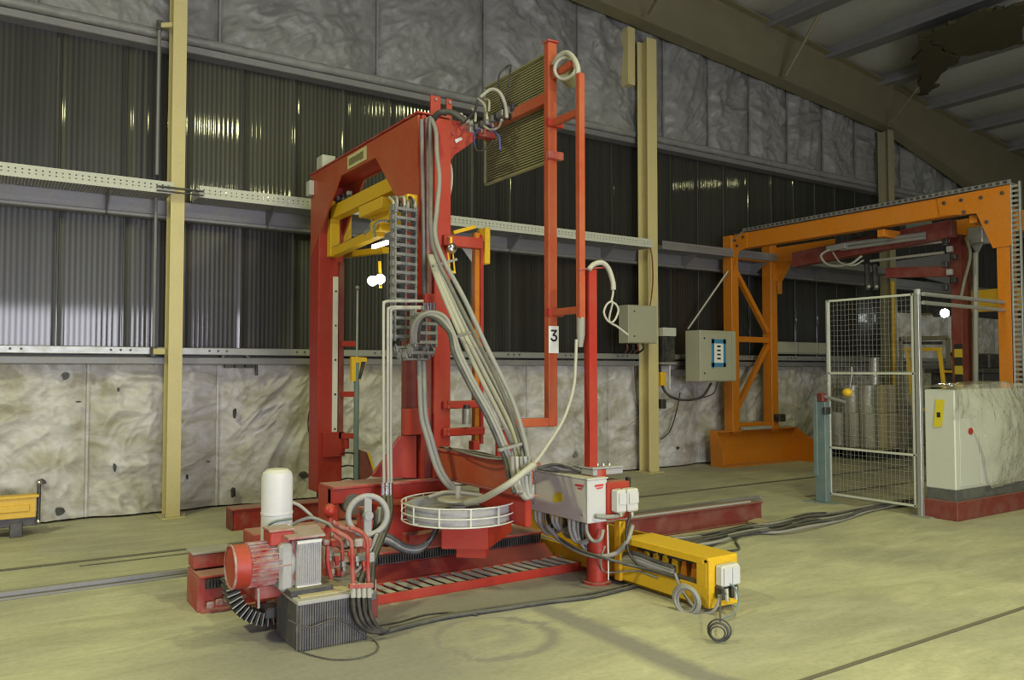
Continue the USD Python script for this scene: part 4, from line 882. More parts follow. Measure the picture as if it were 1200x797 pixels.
hose('tank_wire', 'thin grey wire looped across the front of the oil tank', tw, .0038, 'hosed', cat='wire')
# small drag chain below the motor
DC = thing('drag_chain', 'small black drag chain curling to the floor below the motor', 'cable chain')
for i in range(13):
    t = i / 12; a = t * PI / 2 * 1.05; c = at(284, 683, y=4.78) * (1 - t) + at(326, 716, y=4.78) * t
    cx, cz = 1.43 - .215 * math.cos(a), .30 - .235 * math.sin(a)
    d = np.array([math.sin(a), 0, -math.cos(a)]); s = np.array([0, 1.0, 0]); R = np.array([d, s, np.cross(d, s)])
    m = MB(); m.obox((cx, 4.78, cz), (.024, .12, .062), R, .003); m.obox((cx, 4.78, cz), (.007, .135, .075), R, .002); m.build('link', 'black' if 1 else 'chain', DC)
    MB().obox(np.array((cx, 4.71, cz)), (.006, .008, .076), R, .001).build('link_edge', 'steel', DC)
MB().obox((1.45, 4.76, .10), (.1, .14, .06), None, .01).build('anchor', 'finned', DC)
hose('tank_hose', 'pale hose bowed from the white cylinder to the red ball valve', pts([(340, 616), (352, 610), (365, 607), (378, 611), (388, 617), (390, 630)], ys=(4.9, 4.8)), .011, 'hose')
hose('tank_hose', 'pale hose rising behind the white cylinder towards the carriage', pts([(340, 588), (350, 592), (360, 600), (372, 612)], ys=(5.0, 4.95)), .011, 'hosel')
g = 'thick grey hoses slung from the handwheel to the reel'
for i in range(3):
    hose('slung_hose', ('topmost dark hose slung between handwheel and reel', 'pale middle hose slung between handwheel and reel', 'lowest dark hose slung between handwheel and reel')[i], pts([(448 - 3 * i, 590 + 4 * i), (446 - 3 * i, 612 + 4 * i), (438, 625 + 3 * i), (455, 628 + 4 * i), (475, 640 + 3 * i), (492, 641 + 2 * i), (505, 632), (512, 618)], ys=(5.1, 4.95)), .019, ('hosed', 'hose', 'hosed')[i], g)
# ================================================================ cable post, control box and yellow floor beam
CP = thing('cable_post', 'tall thin red post rising from the floor beside the grey control box', 'post')
MB().cyl((3.672, 4.5, 0.0), (3.672, 4.5, 0.80), .072, 24).build('post_tube', 'red', CP, smooth=30)
MB().box(3.60, 3.67, 4.48, 4.55, .75, 2.215, .005).build('post_tube', 'red', CP); MB().cyl((3.672, 4.5, 0.0), (3.672, 4.5, 0.015), .1, 24).build('foot', 'redold', CP)
MB().bar(at(678, 316, y=4.5), at(714, 313, y=4.5), .02, .012).build('cross_bar', 'redold', CP)
hose('loop_hose', 'white hose bending over the top of the thin red post', pts([(690, 316), (695.7, 310), (705.7, 308), (713, 315), (718, 330), (718.8, 340)], y=4.47), .019, 'hosel')
hose('loop_cable', 'thin white cable knotted in a loop beside the thin red post', pts([(718.8, 338), (718, 346), (717, 353), (722, 357), (724.5, 364), (721, 374), (716, 378), (710.7, 374), (707.7, 365.5), (711, 357), (716, 353.5), (717.5, 356)], y=4.47) + pts([(714, 375.5), (723, 382.5), (735.8, 392.4)], y=4.5), .008, 'hosel', cat='cable')
CB = thing('control_box', 'light grey control box with yellow sticker on the red post', 'electrical box')
MB().box(3.50, 3.675, 4.385, 5.07, .445, .742, .006).build('enclosure', 'boxgrey', CB)
MB().box(3.495, 3.68, 4.38, 5.075, .742, .752, .003).build('lid', 'boxgrey', CB)
MB().plate([at(*p, x=3.4985) for p in ((648, 583), (652, 577), (659, 578), (660, 585), (656, 589), (649, 588))], (-.002, 0, 0)).build('yellow_sticker', 'sticker', CB, label='yellow sticker')
MB().plate([at(*p, x=3.4985) for p in ((674, 567), (684, 568.5), (684, 571), (674, 569.5))], (-.002, 0, 0)).build('red_sticker', 'redlab', CB, label='red sticker')
MB().plate([at(*p, x=3.4985) for p in ((677, 571.5), (682, 572.5), (682, 574), (677, 573))], (-.002, 0, 0)).build('red_sticker', 'redlab', CB)
MB().plate([at(*p, y=4.3835) for p in ((697, 568.5), (707, 567), (707, 569.5), (697, 571))], (0, -.002, 0)).build('red_sticker', 'redlab', CB)
MB().plate([at(*p, y=4.3835) for p in ((699, 572), (707, 570.5), (705, 572.5), (699, 573.5))], (0, -.002, 0)).build('red_sticker', 'redlab', CB)
for z in (.50, .69):
    for y in (4.44, 5.02): MB().cyl((3.5, y, z), (3.494, y, z), .009, 10).build('lid_screw', 'steel', CB)
MB().tube([at(698, 605, y=4.36), at(708, 606, y=4.34), at(722, 605, y=4.33), at(730, 602, y=4.33)], .016, 8, 5).build('side_conduit', 'hose', CB, smooth=True)
SP = thing('socket_bracket', 'red bracket plate with two pale sockets right of the grey control box', 'bracket')
MB().box(3.66, 3.86, 4.36, 4.40, .455, .715, .005).build('bracket_plate', 'red', SP); MB().box(3.66, 3.86, 4.40, 4.55, .705, .715, .003).build('bracket_top', 'redold', SP)
for i, (a, b) in enumerate(((722, 733), (734, 747))):
    xa, xb = float(at(a, 590, y=4.3)[0]), float(at(b, 590, y=4.3)[0]); s = MB().box(xa, xb, 4.28, 4.36, zpx(735, 600, 4.3), zpx(735, 573, 4.3), .012).build('socket', 'boxgrey', SP)
    MB().box(xa + .01, xb - .01, 4.272, 4.285, zpx(735, 590, 4.3), zpx(735, 577, 4.3), .004).build('socket_lid', 'boxgrey', s)
    MB().cyl(at((a + b) / 2, 600, y=4.31), at((a + b) / 2, 605, y=4.31), .016, 10).build('gland', 'chrome', s)
MB().cyl(at(736, 571, y=4.5), at(736, 559, y=4.5), .02, 12).build('push_knob', 'black', SP, smooth=30)
TBX = thing('small_junction_box', 'small grey junction box on top of the red post behind the control box', 'junction box')
MB().box(*sorted((float(at(689, 550, y=4.5)[0]), float(at(724, 550, y=4.5)[0]))), 4.44, 4.58, .757, zpx(705, 548, 4.5), .006).build('housing', 'reel', TBX)
MB().box(*sorted((float(at(688.5, 550, y=4.49)[0]), float(at(724.5, 550, y=4.49)[0]))), 4.43, 4.59, zpx(705, 548, 4.5), zpx(705, 546, 4.5), .003).build('cover', 'reel', TBX)
for i in range(3): MB().cyl(at(700 + 7 * i, 546, y=4.5), at(700 + 7 * i, 543.5, y=4.5), .01, 8).build('cover_screw', 'chrome', TBX)
# tangle below and above the box
g = 'grey conduits drooping below the control box'
for i in range(13):
    a = 627 + 5.0 * i; x = 3.53 + .02 * (i % 4); d = 10 + rng.random() * 14
    hose('droop_conduit', 'grey conduit drooping in the tangle below the control box', [at(a, 597 + i * 1.35, x=x), at(a + 1, 600 + i * 1.4 + d * .6, x=x), at(a + 8, 604 + i * 1.5 + d, x=x + .03), at(a + 16 + rng.random() * 6, 603 + i * 1.5 + d * .9, x=x + .06), at(a + 20, 598 + i * 1.4 + d * .5, x=x + .09)], .013 + .003 * (i % 2), ('hose', 'reel', 'hose', 'hosed')[i % 4], g)
g = 'grey cables heaped on top of the control box'
for i in range(8):
    o = 3.2 * i
    hose('box_top_cable', 'grey cable in the heap on top of the control box', [at(612 + o * .8, 556 - o * .3, x=3.40), at(626 + o, 549 - o * .2, x=3.5), at(645 + o, 546 + (i % 3) * 2, x=3.56), at(668 + o * .5, 548 + (i % 4) * 1.6, x=3.6), at(688, 551 + i * .6, x=3.62)], .011, ('hose', 'hosed', 'reel')[i % 3], g)
g = 'grey hoses looping from the slanting bundle into the control box'
for i in range(5):
    o = 5 * i
    hose('bundle_end_hose', 'grey hose looping from the bundle foot into the control box', pts([(600 + o, 535), (601 + o, 552), (605 + o * .8, 570), (613 + o * .5, 582), (618 + o * .3, 584 - i), (624, 580 - 3 * i)], ys=(4.40, 4.40)), .015, ('hose', 'hosel', 'hose', 'reel', 'hose')[i], g)

YB = thing('yellow_floor_beam', 'yellow steel beam box lying out across the floor towards the viewer', 'beam')
MB().box(3.79, 3.805, 3.57, 5.92, .025, .155, .003).build('side_plate', 'yellow', YB)
MB().box(4.03, 4.045, 3.57, 5.92, .025, .325, .003).build('side_plate', 'yellow', YB)
MB().box(3.79, 4.045, 3.60, 5.92, .025, .037, .002).build('floor_plate', 'yellow', YB)
MB().box(3.785, 4.05, 3.56, 4.34, .318, .335, .003).build('top_cover', 'yellow', YB)
MB().box(3.785, 3.80, 3.60, 4.34, .288, .322, .003).build('top_lip', 'yellow', YB)
MB().box(3.79, 4.045, 3.555, 3.575, .025, .325, .003).build('end_plate', 'yellow', YB)
MB().box(3.788, 3.806, 3.575, 3.66, .15, .30, .003).build('end_post', 'yellow', YB)
MB().box(3.765, 3.82, 4.36, 4.42, .025, .44, .004).build('upright_plate', 'yellow', YB)
MB().box(3.80, 4.03, 3.62, 4.34, .150, .165, .002).build('shelf', 'dark', YB)
for i in range(6):
    y = 3.72 + .09 * i; MB().plate([(3.86, y, .165), (3.86, y + .06, .165), (3.86, y + .045, .25), (3.86, y + .015, .27 - .01 * (i % 3))], (.05, 0, 0)).build('bracket', 'orange' if i < 2 else 'yellow', YB)
    MB().obox((3.91, y + .04, .21), (.05, .04, .06), None, .008).build('sensor', ('dark', 'steel', 'black')[i % 3], YB)
MB().box(3.87, 3.99, 3.70, 4.3, .24, .31, .004).build('rail', 'dark', YB)
ES = thing('end_socket', 'pale double socket with dark plugs on the near end of the yellow beam', 'socket')
MB().box(3.84, 4.0, 3.49, 3.555, .16, .292, .012).build('housing', 'boxgrey', ES); MB().box(3.85, 3.915, 3.482, 3.495, .17, .28, .006).build('socket_lid', 'boxgrey', ES); MB().box(3.925, 3.99, 3.482, 3.495, .17, .28, .006).build('socket_lid', 'boxgrey', ES)
for x in (3.85, 3.885, 3.935, 3.97): MB().box(x - .015, x + .015, 3.49, 3.55, .085, .16, .006).build('plug', 'black', ES)
for x in (3.87, 3.95): MB().cyl((x, 3.49, .155), (x, 3.485, .08), .014, 8).build('plug_gland', 'chrome', ES)
CO = thing('grey_cable_coil', 'tight grey cable coil hanging on the side of the yellow beam', 'cable coil')
cc = at(805, 704, x=3.70)
for i in range(5): MB().torus(cc + np.array([-.012 * (i % 2), .008 * i - .015, .003 * i]), (1, .3, 0), .076 + .004 * (i % 3), .010, 26, 7).build('turn', 'hose', CO, smooth=True)
hose('coil_tail', 'grey cable running from the coil along the yellow beam to the end socket', [at(791, 672, x=3.77), at(797, 688, x=3.76), at(808, 705, x=3.75), at(820, 717, x=3.76), at(833, 718, x=3.78), at(841, 708, y=3.5), at(843, 697, y=3.5)], .010, 'hose', cat='cable')
hose('socket_lead', 'thin dark cable looping out to the right of the end socket', [at(852, 682, y=3.5), at(862, 690, y=3.45), at(866, 705, y=3.42), at(858, 720, y=3.4), at(846, 725, y=3.38)], .006, 'tealpost', cat='cable')
LC = thing('dark_cable_loops', 'thin dark cable hanging in loose loops below the end socket', 'cable coil')
MB().tube([at(845, 697, y=3.5), at(844, 712, y=3.36), at(844, 728, y=3.2)], .006, 6, 4).build('lead', 'hosed', LC, smooth=True)
for i in range(4):
    c = at(843 - i * .6, 739 + 1.6 * i, y=3.16 - .01 * i); c[2] = max(c[2], .062); MB().torus(c, (.74, .67, .1 + .1 * (i % 2)), .062 - .006 * i - .005 * (i % 2), .005, 28, 6).build('turn', 'hosed', LC, smooth=True)
g = 'grey conduits lying along the yellow beam'
for i in range(5):
    o = 4 * i
    hose('beam_conduit', 'grey conduit lying lengthwise in the yellow beam', [at(601 + o, 620 + o * .3, x=3.82), at(632 + o, 628 + o * .4, x=3.82), at(664 + o, 640 + o * .4, x=3.82), at(700 + o, 654 + o * .2, x=3.81), at(740, 662 - 3.4 * i, x=3.80), at(768, 670 - 3.0 * i, x=3.82), at(790, 678 - 3.2 * i, x=3.84)], .017, ('reel', 'hose', 'reel', 'hose', 'hosed')[i], g)
hose('beam_hose', 'dark hose sagging from the control box along the yellow beam side', [at(640, 616, x=3.5), at(655, 632, x=3.5), at(676, 645, x=3.52), at(700, 652, x=3.6), at(722, 648, x=3.74), at(735, 634, x=3.76), at(741, 616, y=4.3)], .017, 'hose')
hose('beam_hose', 'long dark cable running past the red post along the yellow beam', [at(650, 628, x=3.5), at(680, 645, x=3.5), at(712, 655, x=3.56), at(745, 664, x=3.74), at(775, 672, x=3.77), at(795, 678, x=3.78)], .011, 'hosed', cat='cable')
hose('beam_hose', 'black cable dropping from the sockets onto the yellow beam', [at(738, 605, y=4.3), at(734, 625, y=4.28), at(736, 645, y=4.27), at(746, 660, x=3.77), at(757, 666, x=3.78)], .011, 'black', cat='cable')
hose('beam_hose', 'grey wire stapled along the lower side of the yellow beam', [at(709, 640, x=3.6), at(704, 655, x=3.6), at(706, 668, x=3.66), at(716, 671, x=3.74), at(745, 669, x=3.78), at(770, 677, x=3.78)], .007, 'hose', cat='wire')
MB().tube([at(712, 615, x=3.68), at(712.5, 640, x=3.68), at(713, 680, x=3.68)], .006, 6).build('post_rod', 'white', CP)

# ================================================================ floor cables towards the fence
g = 'dark cables strewn over the floor from the yellow beam to the fence'
for i in range(10):
    r = random.Random(100 + i); o = (i - 4.5)
    q = [(752 + 6 * r.random(), 634 + o * .5), (800, 634 + o * 1.1 + r.random() * 2), (840, 628 + o * 1.3 + r.random() * 2), (876, 619 + o * 1.2 + 3 * r.random()), (912, 616 + o * 1.4 + 3 * r.random()), (945, 608 + o * 1.5 + 3 * r.random()), (985, 603 + o * 1.2 + 3 * r.random()), (1030, 593 + o * .6), (1085 + 10 * r.random(), 585 + o * .4)]
    hose('strewn_cable', 'dark dusty cable in the bundle strewn over the floor to the fence', [at(*p, z=.016 + .012 * ((i + k) % 3)) for k, p in enumerate(q)], .013, ('hosed', 'hose', 'hosed', 'hosed')[i % 4], g, cat='cable')
hose('stray_cable', 'dark cable straying from the floor bundle in a hooked bend', [at(*p, z=.012) for p in ((790, 640), (815, 650), (838, 650), (852, 646), (866, 643), (862, 634), (868, 628), (880, 626))], .010, 'hosed', cat='cable')
hose('stray_cable', 'dark cable forking off the floor bundle close to the yellow beam', [at(*p, z=.012) for p in ((800, 640), (825, 642), (840, 636), (848, 630), (870, 627))], .011, 'hosed', cat='cable')

# ================================================================ wall boxes
SB = thing('wall_box', 'small grey-green box on the left of the middle column', 'electrical box')
MB().box(7.56, 8.10, 8.55, 8.76, 1.875, 2.41, .008).build('housing', 'cabinet', SB); MB().box(7.575, 8.09, 8.54, 8.55, 1.885, 2.40, .004).build('door', 'cabinet', SB)
MB().cyl((7.66, 8.54, 2.32), (7.66, 8.532, 2.32), .012, 10).build('lock', 'dark', SB); MB().cyl((7.66, 8.54, 1.97), (7.66, 8.532, 1.97), .012, 10).build('lock', 'dark', SB)
MB().box(8.0, 8.2, 8.74, 8.79, 1.95, 2.05, .003).build('mount', 'steel', SB)
for i in range(4): MB().tube([(7.62 + .1 * i, 8.66, 1.88), (7.64 + .1 * i, 8.66, 1.80), (7.72 + .08 * i, 8.8, 1.74)], .014, 6, 4).build('cable_tail', ('maroon', 'black')[i % 2], SB, smooth=True)
hose('column_wire', 'rust-brown wire curving down the middle column to the small box', [(8.12, 8.7, 3.27), (8.14, 8.68, 3.1), (8.13, 8.66, 2.8), (8.08, 8.64, 2.55), (8.05, 8.64, 2.41)], .010, 'maroon', cat='wire')
WC = thing('wall_cabinet', 'larger beige cabinet with a blue-taped notice, right of the middle column', 'electrical cabinet')
MB().box(8.77, 9.52, 8.36, 8.66, 1.325, 2.08, .008).build('housing', 'cabinet', WC); MB().box(8.785, 9.43, 8.345, 8.36, 1.34, 2.07, .004).build('door', 'cabinet', WC); MB().box(9.44, 9.515, 8.345, 8.36, 1.34, 2.07, .004).build('door_edge', 'cabinet', WC)
for z in (1.96, 1.45): MB().cyl((8.84, 8.345, z), (8.84, 8.336, z), .014, 10).build('lock', 'dark', WC)
px0, px1, pz0, pz1 = float(at(836.5, 400, y=8.34)[0]), float(at(848, 400, y=8.34)[0]), zpx(842, 426, 8.34), zpx(842, 401, 8.34)
MB().box(px0 - .02, px1 + .02, 8.341, 8.344, pz0 - .01, pz1 + .01, 0).build('notice', 'paper', WC)
for nm, b in (('blue_tape', (px0 - .05, px1 + .05, pz1 - .02, pz1 + .04)), ('blue_tape', (px0 - .06, px1 + .04, pz0 - .05, pz0 + .01)), ('blue_tape', (px0 - .045, px0 + .005, pz0 - .07, pz1 + .05)), ('blue_tape', (px1 - .005, px1 + .045, pz0 - .05, pz1 + .05))):
    MB().box(b[0], b[1], 8.338, 8.341, b[2], b[3], 0).build(nm, 'blue', WC)
m = MB()
for i in range(4): m.box((px0 + px1) / 2 - .035, (px0 + px1) / 2 + .04, 8.3395, 8.341, pz0 + .06 + .06 * i, pz0 + .085 + .06 * i, 0)
m.build('notice_lines', 'ink', WC)
MB().box(8.9, 9.4, 8.66, 9.1, 1.4, 1.5, .004).build('mount', 'girt', WC)
m = [(8.42, 8.9, 3.2), (8.46, 8.9, 2.6), (8.46, 8.88, 1.9), (8.46, 8.86, 1.4), (8.52, 8.8, 1.15), (8.75, 8.7, 1.05), (9.05, 8.6, 1.1), (9.2, 8.55, 1.3)]
hose('cabinet_cable', 'black cable sagging from the column side up into the beige cabinet', m, .018, 'black', cat='cable')
hose('cabinet_cable', 'thin grey cable curving below the beige cabinet to the right', [(9.3, 8.52, 1.32), (9.25, 8.55, 1.15), (9.05, 8.6, 1.08), (8.9, 8.62, 1.05)], .01, 'hosed', cat='cable')
hose('wall_wire', 'thin dark wire dropping down the lower wall left of the middle column', [at(743, 400, y=9.05), at(744, 440, y=9.05), at(748, 480, y=9.05), at(754, 505, y=9.05)], .008, 'black', cat='wire')
hose('wall_wire', 'thin dark wire bowed on the lower wall right of the middle column', [at(797, 460, y=9.05), at(792, 485, y=9.05), at(785, 505, y=9.05), at(775, 515, y=9.0)], .009, 'black', cat='wire')
DB = thing('switch_box', 'dark box with a cream top on the right side of the middle column', 'switch box')
MB().box(8.38, 8.62, 8.72, 8.86, zpx(782, 424, 8.72), zpx(782, 394, 8.72), .004).build('housing', 'black', DB); MB().box(8.37, 8.63, 8.70, 8.87, zpx(782, 394, 8.72), zpx(782, 384, 8.72), .004).build('top_cover', 'cabgrey', DB); MB().box(8.37, 8.63, 8.70, 8.87, zpx(782, 427, 8.72), zpx(782, 424.5, 8.72), .003).build('base_strip', 'steel', DB)
MB().box(8.37, 8.46, 8.74, 8.84, zpx(777, 452, 8.74), zpx(777, 436, 8.74), .006).build('switch', 'yellow', DB); MB().box(8.37, 8.46, 8.74, 8.84, zpx(777, 479, 8.74), zpx(777, 468, 8.74), .006).build('socket', 'black', DB); MB().tube([at(785, 428, y=8.74), at(785, 456, y=8.74)], .01, 6).build('white_pipe', 'white', DB)
rod(at(853, 318, y=8.75), at(806, 386, y=9.05), .018, 'thin grey brace slanting from the portal top down to the beige cabinet', 'steel', 'slant_brace', 'brace')
gb = [(907, 936), (938, 960), (962, 972)]
for i, (a, b) in enumerate(gb):
    lab = ('wide beige panel box on the lower wall rail right of the orange portal leg', 'middle beige panel box on the lower wall rail', 'short beige panel box on the lower wall rail half behind the fence')[i]
    xa, xb = float(at(a, 405, y=8.95)[0]), float(at(b, 405, y=8.95)[0]); z0, z1 = zpx(935, 415, 8.95), zpx(935, 401, 8.95)
    t = thing('rail_box', lab, 'box', 'beige boxes on the wall rail')
    MB().box(xa, xb, 8.98, 9.1, z0, z1, .006).build('body', 'cabinet', t); MB().box(xa - .01, xb + .01, 8.965, 8.98, z0 + .02, z1, .004).build('panel', 'cabinet', t)
ST = thing('wall_socket_strip', 'dark terminal strip on the wall rail seen over the left lower wall', 'strip')
for i in range(3): MB().box(*[float(at(263 + 12 * i + d, 420, y=9.08)[0]) for d in (0, 10)], 9.05, 9.1, 1.52, 1.56, .003).build('terminal', 'dark', ST)
HG = thing('hanging_hose_coil', 'grey hose hung in an arch over the lower wall rail', 'hose')
c = at(276, 424, y=9.06); MB().torus(c, (0, 1, 0), .145, .022, 24, 8, PI * -.02, PI * 1.02).build('arch', 'girt', HG, smooth=True) if 0 else MB().tube([c + [.15 * math.cos(t), 0, .12 * math.sin(t)] for t in np.linspace(-.2, PI + .2, 20)], .022, 8).build('arch', 'girt', HG, smooth=True)
MB().tube([at(300, 424, y=9.07), at(301, 440, y=9.07)], .016, 8).build('tap', 'dark', HG, smooth=True)
hose('leg_wire', 'thin black wire bowed against the wall left of the far red leg', pts([(366, 470), (362, 485), (361, 500), (364, 514)], y=8.2), .007, 'black', cat='wire')

# yellow trolley end at the far left
YT = thing('yellow_trolley', 'low yellow channel on a dark frame at the left edge by the wall', 'trolley')
a = at(42, 600, y=8.55); x1 = float(a[0])
MB().box(x1 - 1.6, x1, 8.52, 8.60, .17, .36, .005).build('channel', 'yellow', YT); MB().box(x1 - 1.6, x1 + .02, 8.5, 8.62, .35, .375, .003).build('flange', 'yellow', YT); MB().box(x1 - .35, x1 - .05, 8.505, 8.525, .23, .29, .006).build('raised_rib', 'yellow', YT)
MB().box(x1 - 1.6, x1 + .03, 8.56, 8.9, .09, .17, .005).build('dark_frame', 'dark', YT); MB().box(x1 - .20, x1 - .10, 8.54, 8.62, 0, .13, .006).build('foot', 'dark', YT); MB().cyl((x1 + .02, 8.53, .10), (x1 + .02, 8.53, .48), .016, 10).build('pin', 'dark', YT, smooth=30); MB().sphere((x1 + .02, 8.53, .48), .022, 2).build('pin_head', 'chrome', YT, smooth=True); MB().sphere((x1 + .02, 8.53, .13), .022, 2).build('pin_head', 'chrome', YT, smooth=True)
# ================================================================ orange portal at the right
PO = thing('orange_portal', 'tall orange steel portal frame at the right, standing in a low orange shoe', 'portal frame')
XA, XB = 9.9, 11.0
MB().box(9.86, 10.02, 8.72, 8.90, .50, 3.62, .006).build('leg', 'orange', PO); MB().box(10.79, 10.95, 8.72, 8.90, .50, 3.55, .006).build('leg', 'orange', PO)
MB().box(9.9, 10.05, 4.62, 4.77, 0, 3.62, .006).build('leg', 'orange', PO)
MB().box(10.92, 11.07, 4.62, 4.77, 0, 3.52, .006).build('leg', 'orange', PO)
MB().box(9.9, 10.05, 4.62, 8.7, 3.385, 3.63, .006).build('top_beam', 'orange', PO); MB().box(10.93, 11.08, 4.62, 8.88, 3.25, 3.51, .006).build('top_beam', 'orange', PO)
MB().plate([(9.885, 4.60, 3.635), (9.885, 5.45, 3.62), (9.885, 5.42, 3.40), (9.885, 4.98, 3.36), (9.885, 4.80, 2.92), (9.885, 4.60, 2.93)], (.015, 0, 0)).build('knee_plate', 'orange', PO)
k2 = MB().plate([(9.885, 8.44, 3.63), (9.885, 8.70, 3.60), (9.885, 8.86, 3.48), (9.885, 8.92, 3.35), (9.885, 8.90, 3.05), (9.885, 8.70, 3.05), (9.885, 8.60, 3.35), (9.885, 8.44, 3.385)], (.015, 0, 0)).build('knee_plate', 'orange', PO)
for y, z in ((4.68, 3.55), (4.92, 3.54), (5.15, 3.55), (5.36, 3.55), (4.86, 3.24), (5.12, 3.40), (8.5, 3.56), (8.66, 3.53), (8.85, 3.2), (8.62, 3.44)):
    MB().lathe([(0, .022), (.014, .022), (.018, .014)], (9.885, y, z), (-1, 0, 0), 8).build('bolt', 'dark', PO)
MB().plate([(10.93, 8.88, 3.25), (10.93, 8.5, 3.25), (10.93, 8.72, 2.95), (10.93, 8.72, 2.75), (10.93, 8.90, 2.75)], (.14, 0, 0)).build('knee_plate', 'orange', PO)
for (a, b, c, d) in ((10.02, 3.10, 10.79, 2.12), (10.79, 1.90, 10.02, .85)): MB().bar((a, 8.81, b), (c, 8.81, d), .07, .08, up=(0, 1, 0)).build('brace', 'orange', PO)
MB().box(10.02, 10.79, 8.77, 8.85, 1.94, 2.03, .004).build('strut', 'orange', PO); MB().box(10.02, 10.79, 8.77, 8.85, .56, .66, .004).build('strut', 'orange', PO); MB().box(10.02, 10.95, 8.75, 8.86, 3.26, 3.36, .004).build('strut', 'orange', PO)
MB().box(9.95, 11.0, 6.2, 6.3, 3.26, 3.36, .004).build('strut', 'orange', PO); MB().box(9.95, 11.0, 5.0, 5.1, 3.26, 3.36, .004).build('strut', 'orange', PO)
MB().box(9.56, 11.4, 8.80, 8.82, .0, .53, .004).build('shoe_back', 'orange', PO); MB().box(9.56, 11.4, 8.70, 8.92, .53, .55, .004).build('shoe_top', 'orange', PO); MB().box(9.56, 11.4, 8.60, 8.82, 0, .02, .003).build('shoe_floor', 'orange', PO)
MB().plate([(9.55, 8.64, 0), (9.55, 8.90, 0), (9.55, 8.92, .56), (9.55, 8.80, .56), (9.55, 8.67, .30)], (.02, 0, 0)).build('shoe_end', 'orange', PO)
MB().plate([(11.36, 8.30, 0), (11.36, 8.92, 0), (11.36, 8.92, .55), (11.36, 8.72, .55), (11.36, 8.31, .33)], (.02, 0, 0)).build('shoe_end', 'orange', PO)
MB().box(10.05, 10.7, 8.66, 8.74, .55, .60, .004).build('loose_plate', 'reel', PO); MB().box(10.82, 10.98, 8.6, 8.72, .66, .78, .01).build('black_switch', 'black', PO)
# grey cable ladder along its top and down the near leg
CL = thing('portal_cable_tray', 'grey perforated cable tray along the top and near leg of the orange portal', 'cable tray')
MB().box(9.87, 10.0, 4.58, 8.5, 3.64, 3.655, .003).build('top_tray', 'steel', CL); MB().box(9.865, 9.87, 4.58, 8.5, 3.64, 3.69, .001).build('tray_edge', 'girt', CL)
MB().bar((9.93, 8.5, 3.65), (9.95, 8.95, 3.40), .13, .015).build('tray_bend', 'steel', CL)
m = MB()
for i in range(58): m.box(9.90, 9.915, 4.51, 4.595, .35 + i * .057, .378 + i * .057, .001)
m.box(9.89, 9.93, 4.495, 4.512, .3, 3.66, .002).box(9.89, 9.93, 4.59, 4.607, .3, 3.66, .002); m.build('leg_ladder', 'steel', CL)
m = MB()
for i in range(48): m.box(9.855, 9.866, 4.62 + i * .08, 4.66 + i * .08, 3.652, 3.68, 0)
m.build('tray_slots', 'dark', CL, kind='stuff')
# second wrapper inside the portal
W2 = thing('wrapping_machine', 'dark red wrapping arm and striped column inside the orange portal', 'machine')
MB().bar(at(932, 305, x=10.4), at(1118, 268, x=10.4), .16, .22).build('arm', 'maroon', W2); MB().bar(at(1040, 320, x=10.5), at(1112, 318, x=10.5), .1, .14).build('arm', 'maroon', W2)
for (a, b) in (((985, 287), (1084, 274)), ((985, 292), (1084, 278))): MB().cyl(at(*a, x=10.25), at(*b, x=10.25), .028, 10).build('cylinder_rod', 'steel', W2, smooth=30)
MB().cyl(at(1020, 306, x=10.3), at(1106, 296, x=10.3), .02, 8).build('cylinder_rod', 'steel', W2, smooth=30)
MB().bar(at(985, 285, x=10.55), at(1062, 268, x=10.55), .25, .22).build('drive_box', 'black', W2); MB().bar(at(1055, 272, x=10.6), at(1090, 262, x=10.6), .1, .12).build('blue_motor', 'tealpost', W2)
MB().bar(at(970, 292, x=10.2), at(992, 288, x=10.2), .08, .08).build('fitting', 'steel', W2)
MB().tube([at(972, 292, x=10.15), at(962, 300, x=10.1), at(972, 311, x=10.1), at(995, 310, x=10.12), at(1010, 300, x=10.2)], .018, 7, 6).build('air_hose', 'hose', W2, smooth=True); MB().tube([at(976, 296, x=10.15), at(985, 308, x=10.1), at(1000, 311, x=10.1), at(1012, 305, x=10.2)], .012, 7, 6).build('air_hose', 'hose', W2, smooth=True)
for px in (1016, 1025): MB().cyl(at(px, 310, x=10.6), at(px + 1, 340, x=10.6), .04, 8).build('hanger', 'black', W2); MB().sphere(at(px + 2, 336, x=10.55), .03, 1).build('cup', 'steel', W2, smooth=True)
c = at(1124, 360, x=10.6); y = float(c[1])
MB().box(10.53, 10.68, y - .07, y + .07, 0, 3.25, .006).build('column', 'maroon', W2); MB().box(10.70, 10.82, y - .05, y + .05, 0, 3.2, .006).build('column', 'maroon', W2)
MB().box(10.515, 10.53, y - .07, y + .03, .75, 1.83, .002).build('hazard_strip', 'hazard', W2)
for i in range(7): MB().obox(at(1108 + 5 * (i % 3), 283 + 9 * i, x=10.45), (.07, .07, .08), None, .01).build('valve', ('dark', 'reel', 'black')[i % 3], W2)
MB().tube([at(1132, 278, x=10.5), at(1137, 300, x=10.45), at(1130, 330, x=10.5), at(1126, 350, x=10.5)], .02, 7, 6).build('column_hose', 'hose', W2, smooth=True)
MB().box(10.6, 10.8, *sorted((float(at(1133, 275, x=10.6)[1]), float(at(1151, 275, x=10.6)[1]))), *sorted((float(at(1142, 285, x=10.6)[2]), float(at(1142, 266, x=10.6)[2]))), .008).build('grey_case', 'steel', W2); MB().plate([at(*p, x=10.7) for p in ((1137, 285), (1150, 285), (1144, 297))], (.05, 0, 0)).build('case_funnel', 'steel', W2)
MB().cyl(at(1143, 296, x=10.7), at(1143, 470, x=10.7), .035, 10).build('white_pipe', 'steel', W2, smooth=30)
MB().box(11.5, 11.65, 5.3, 5.9, 2.3, 2.6, .006).build('yellow_beam', 'yellow', W2)

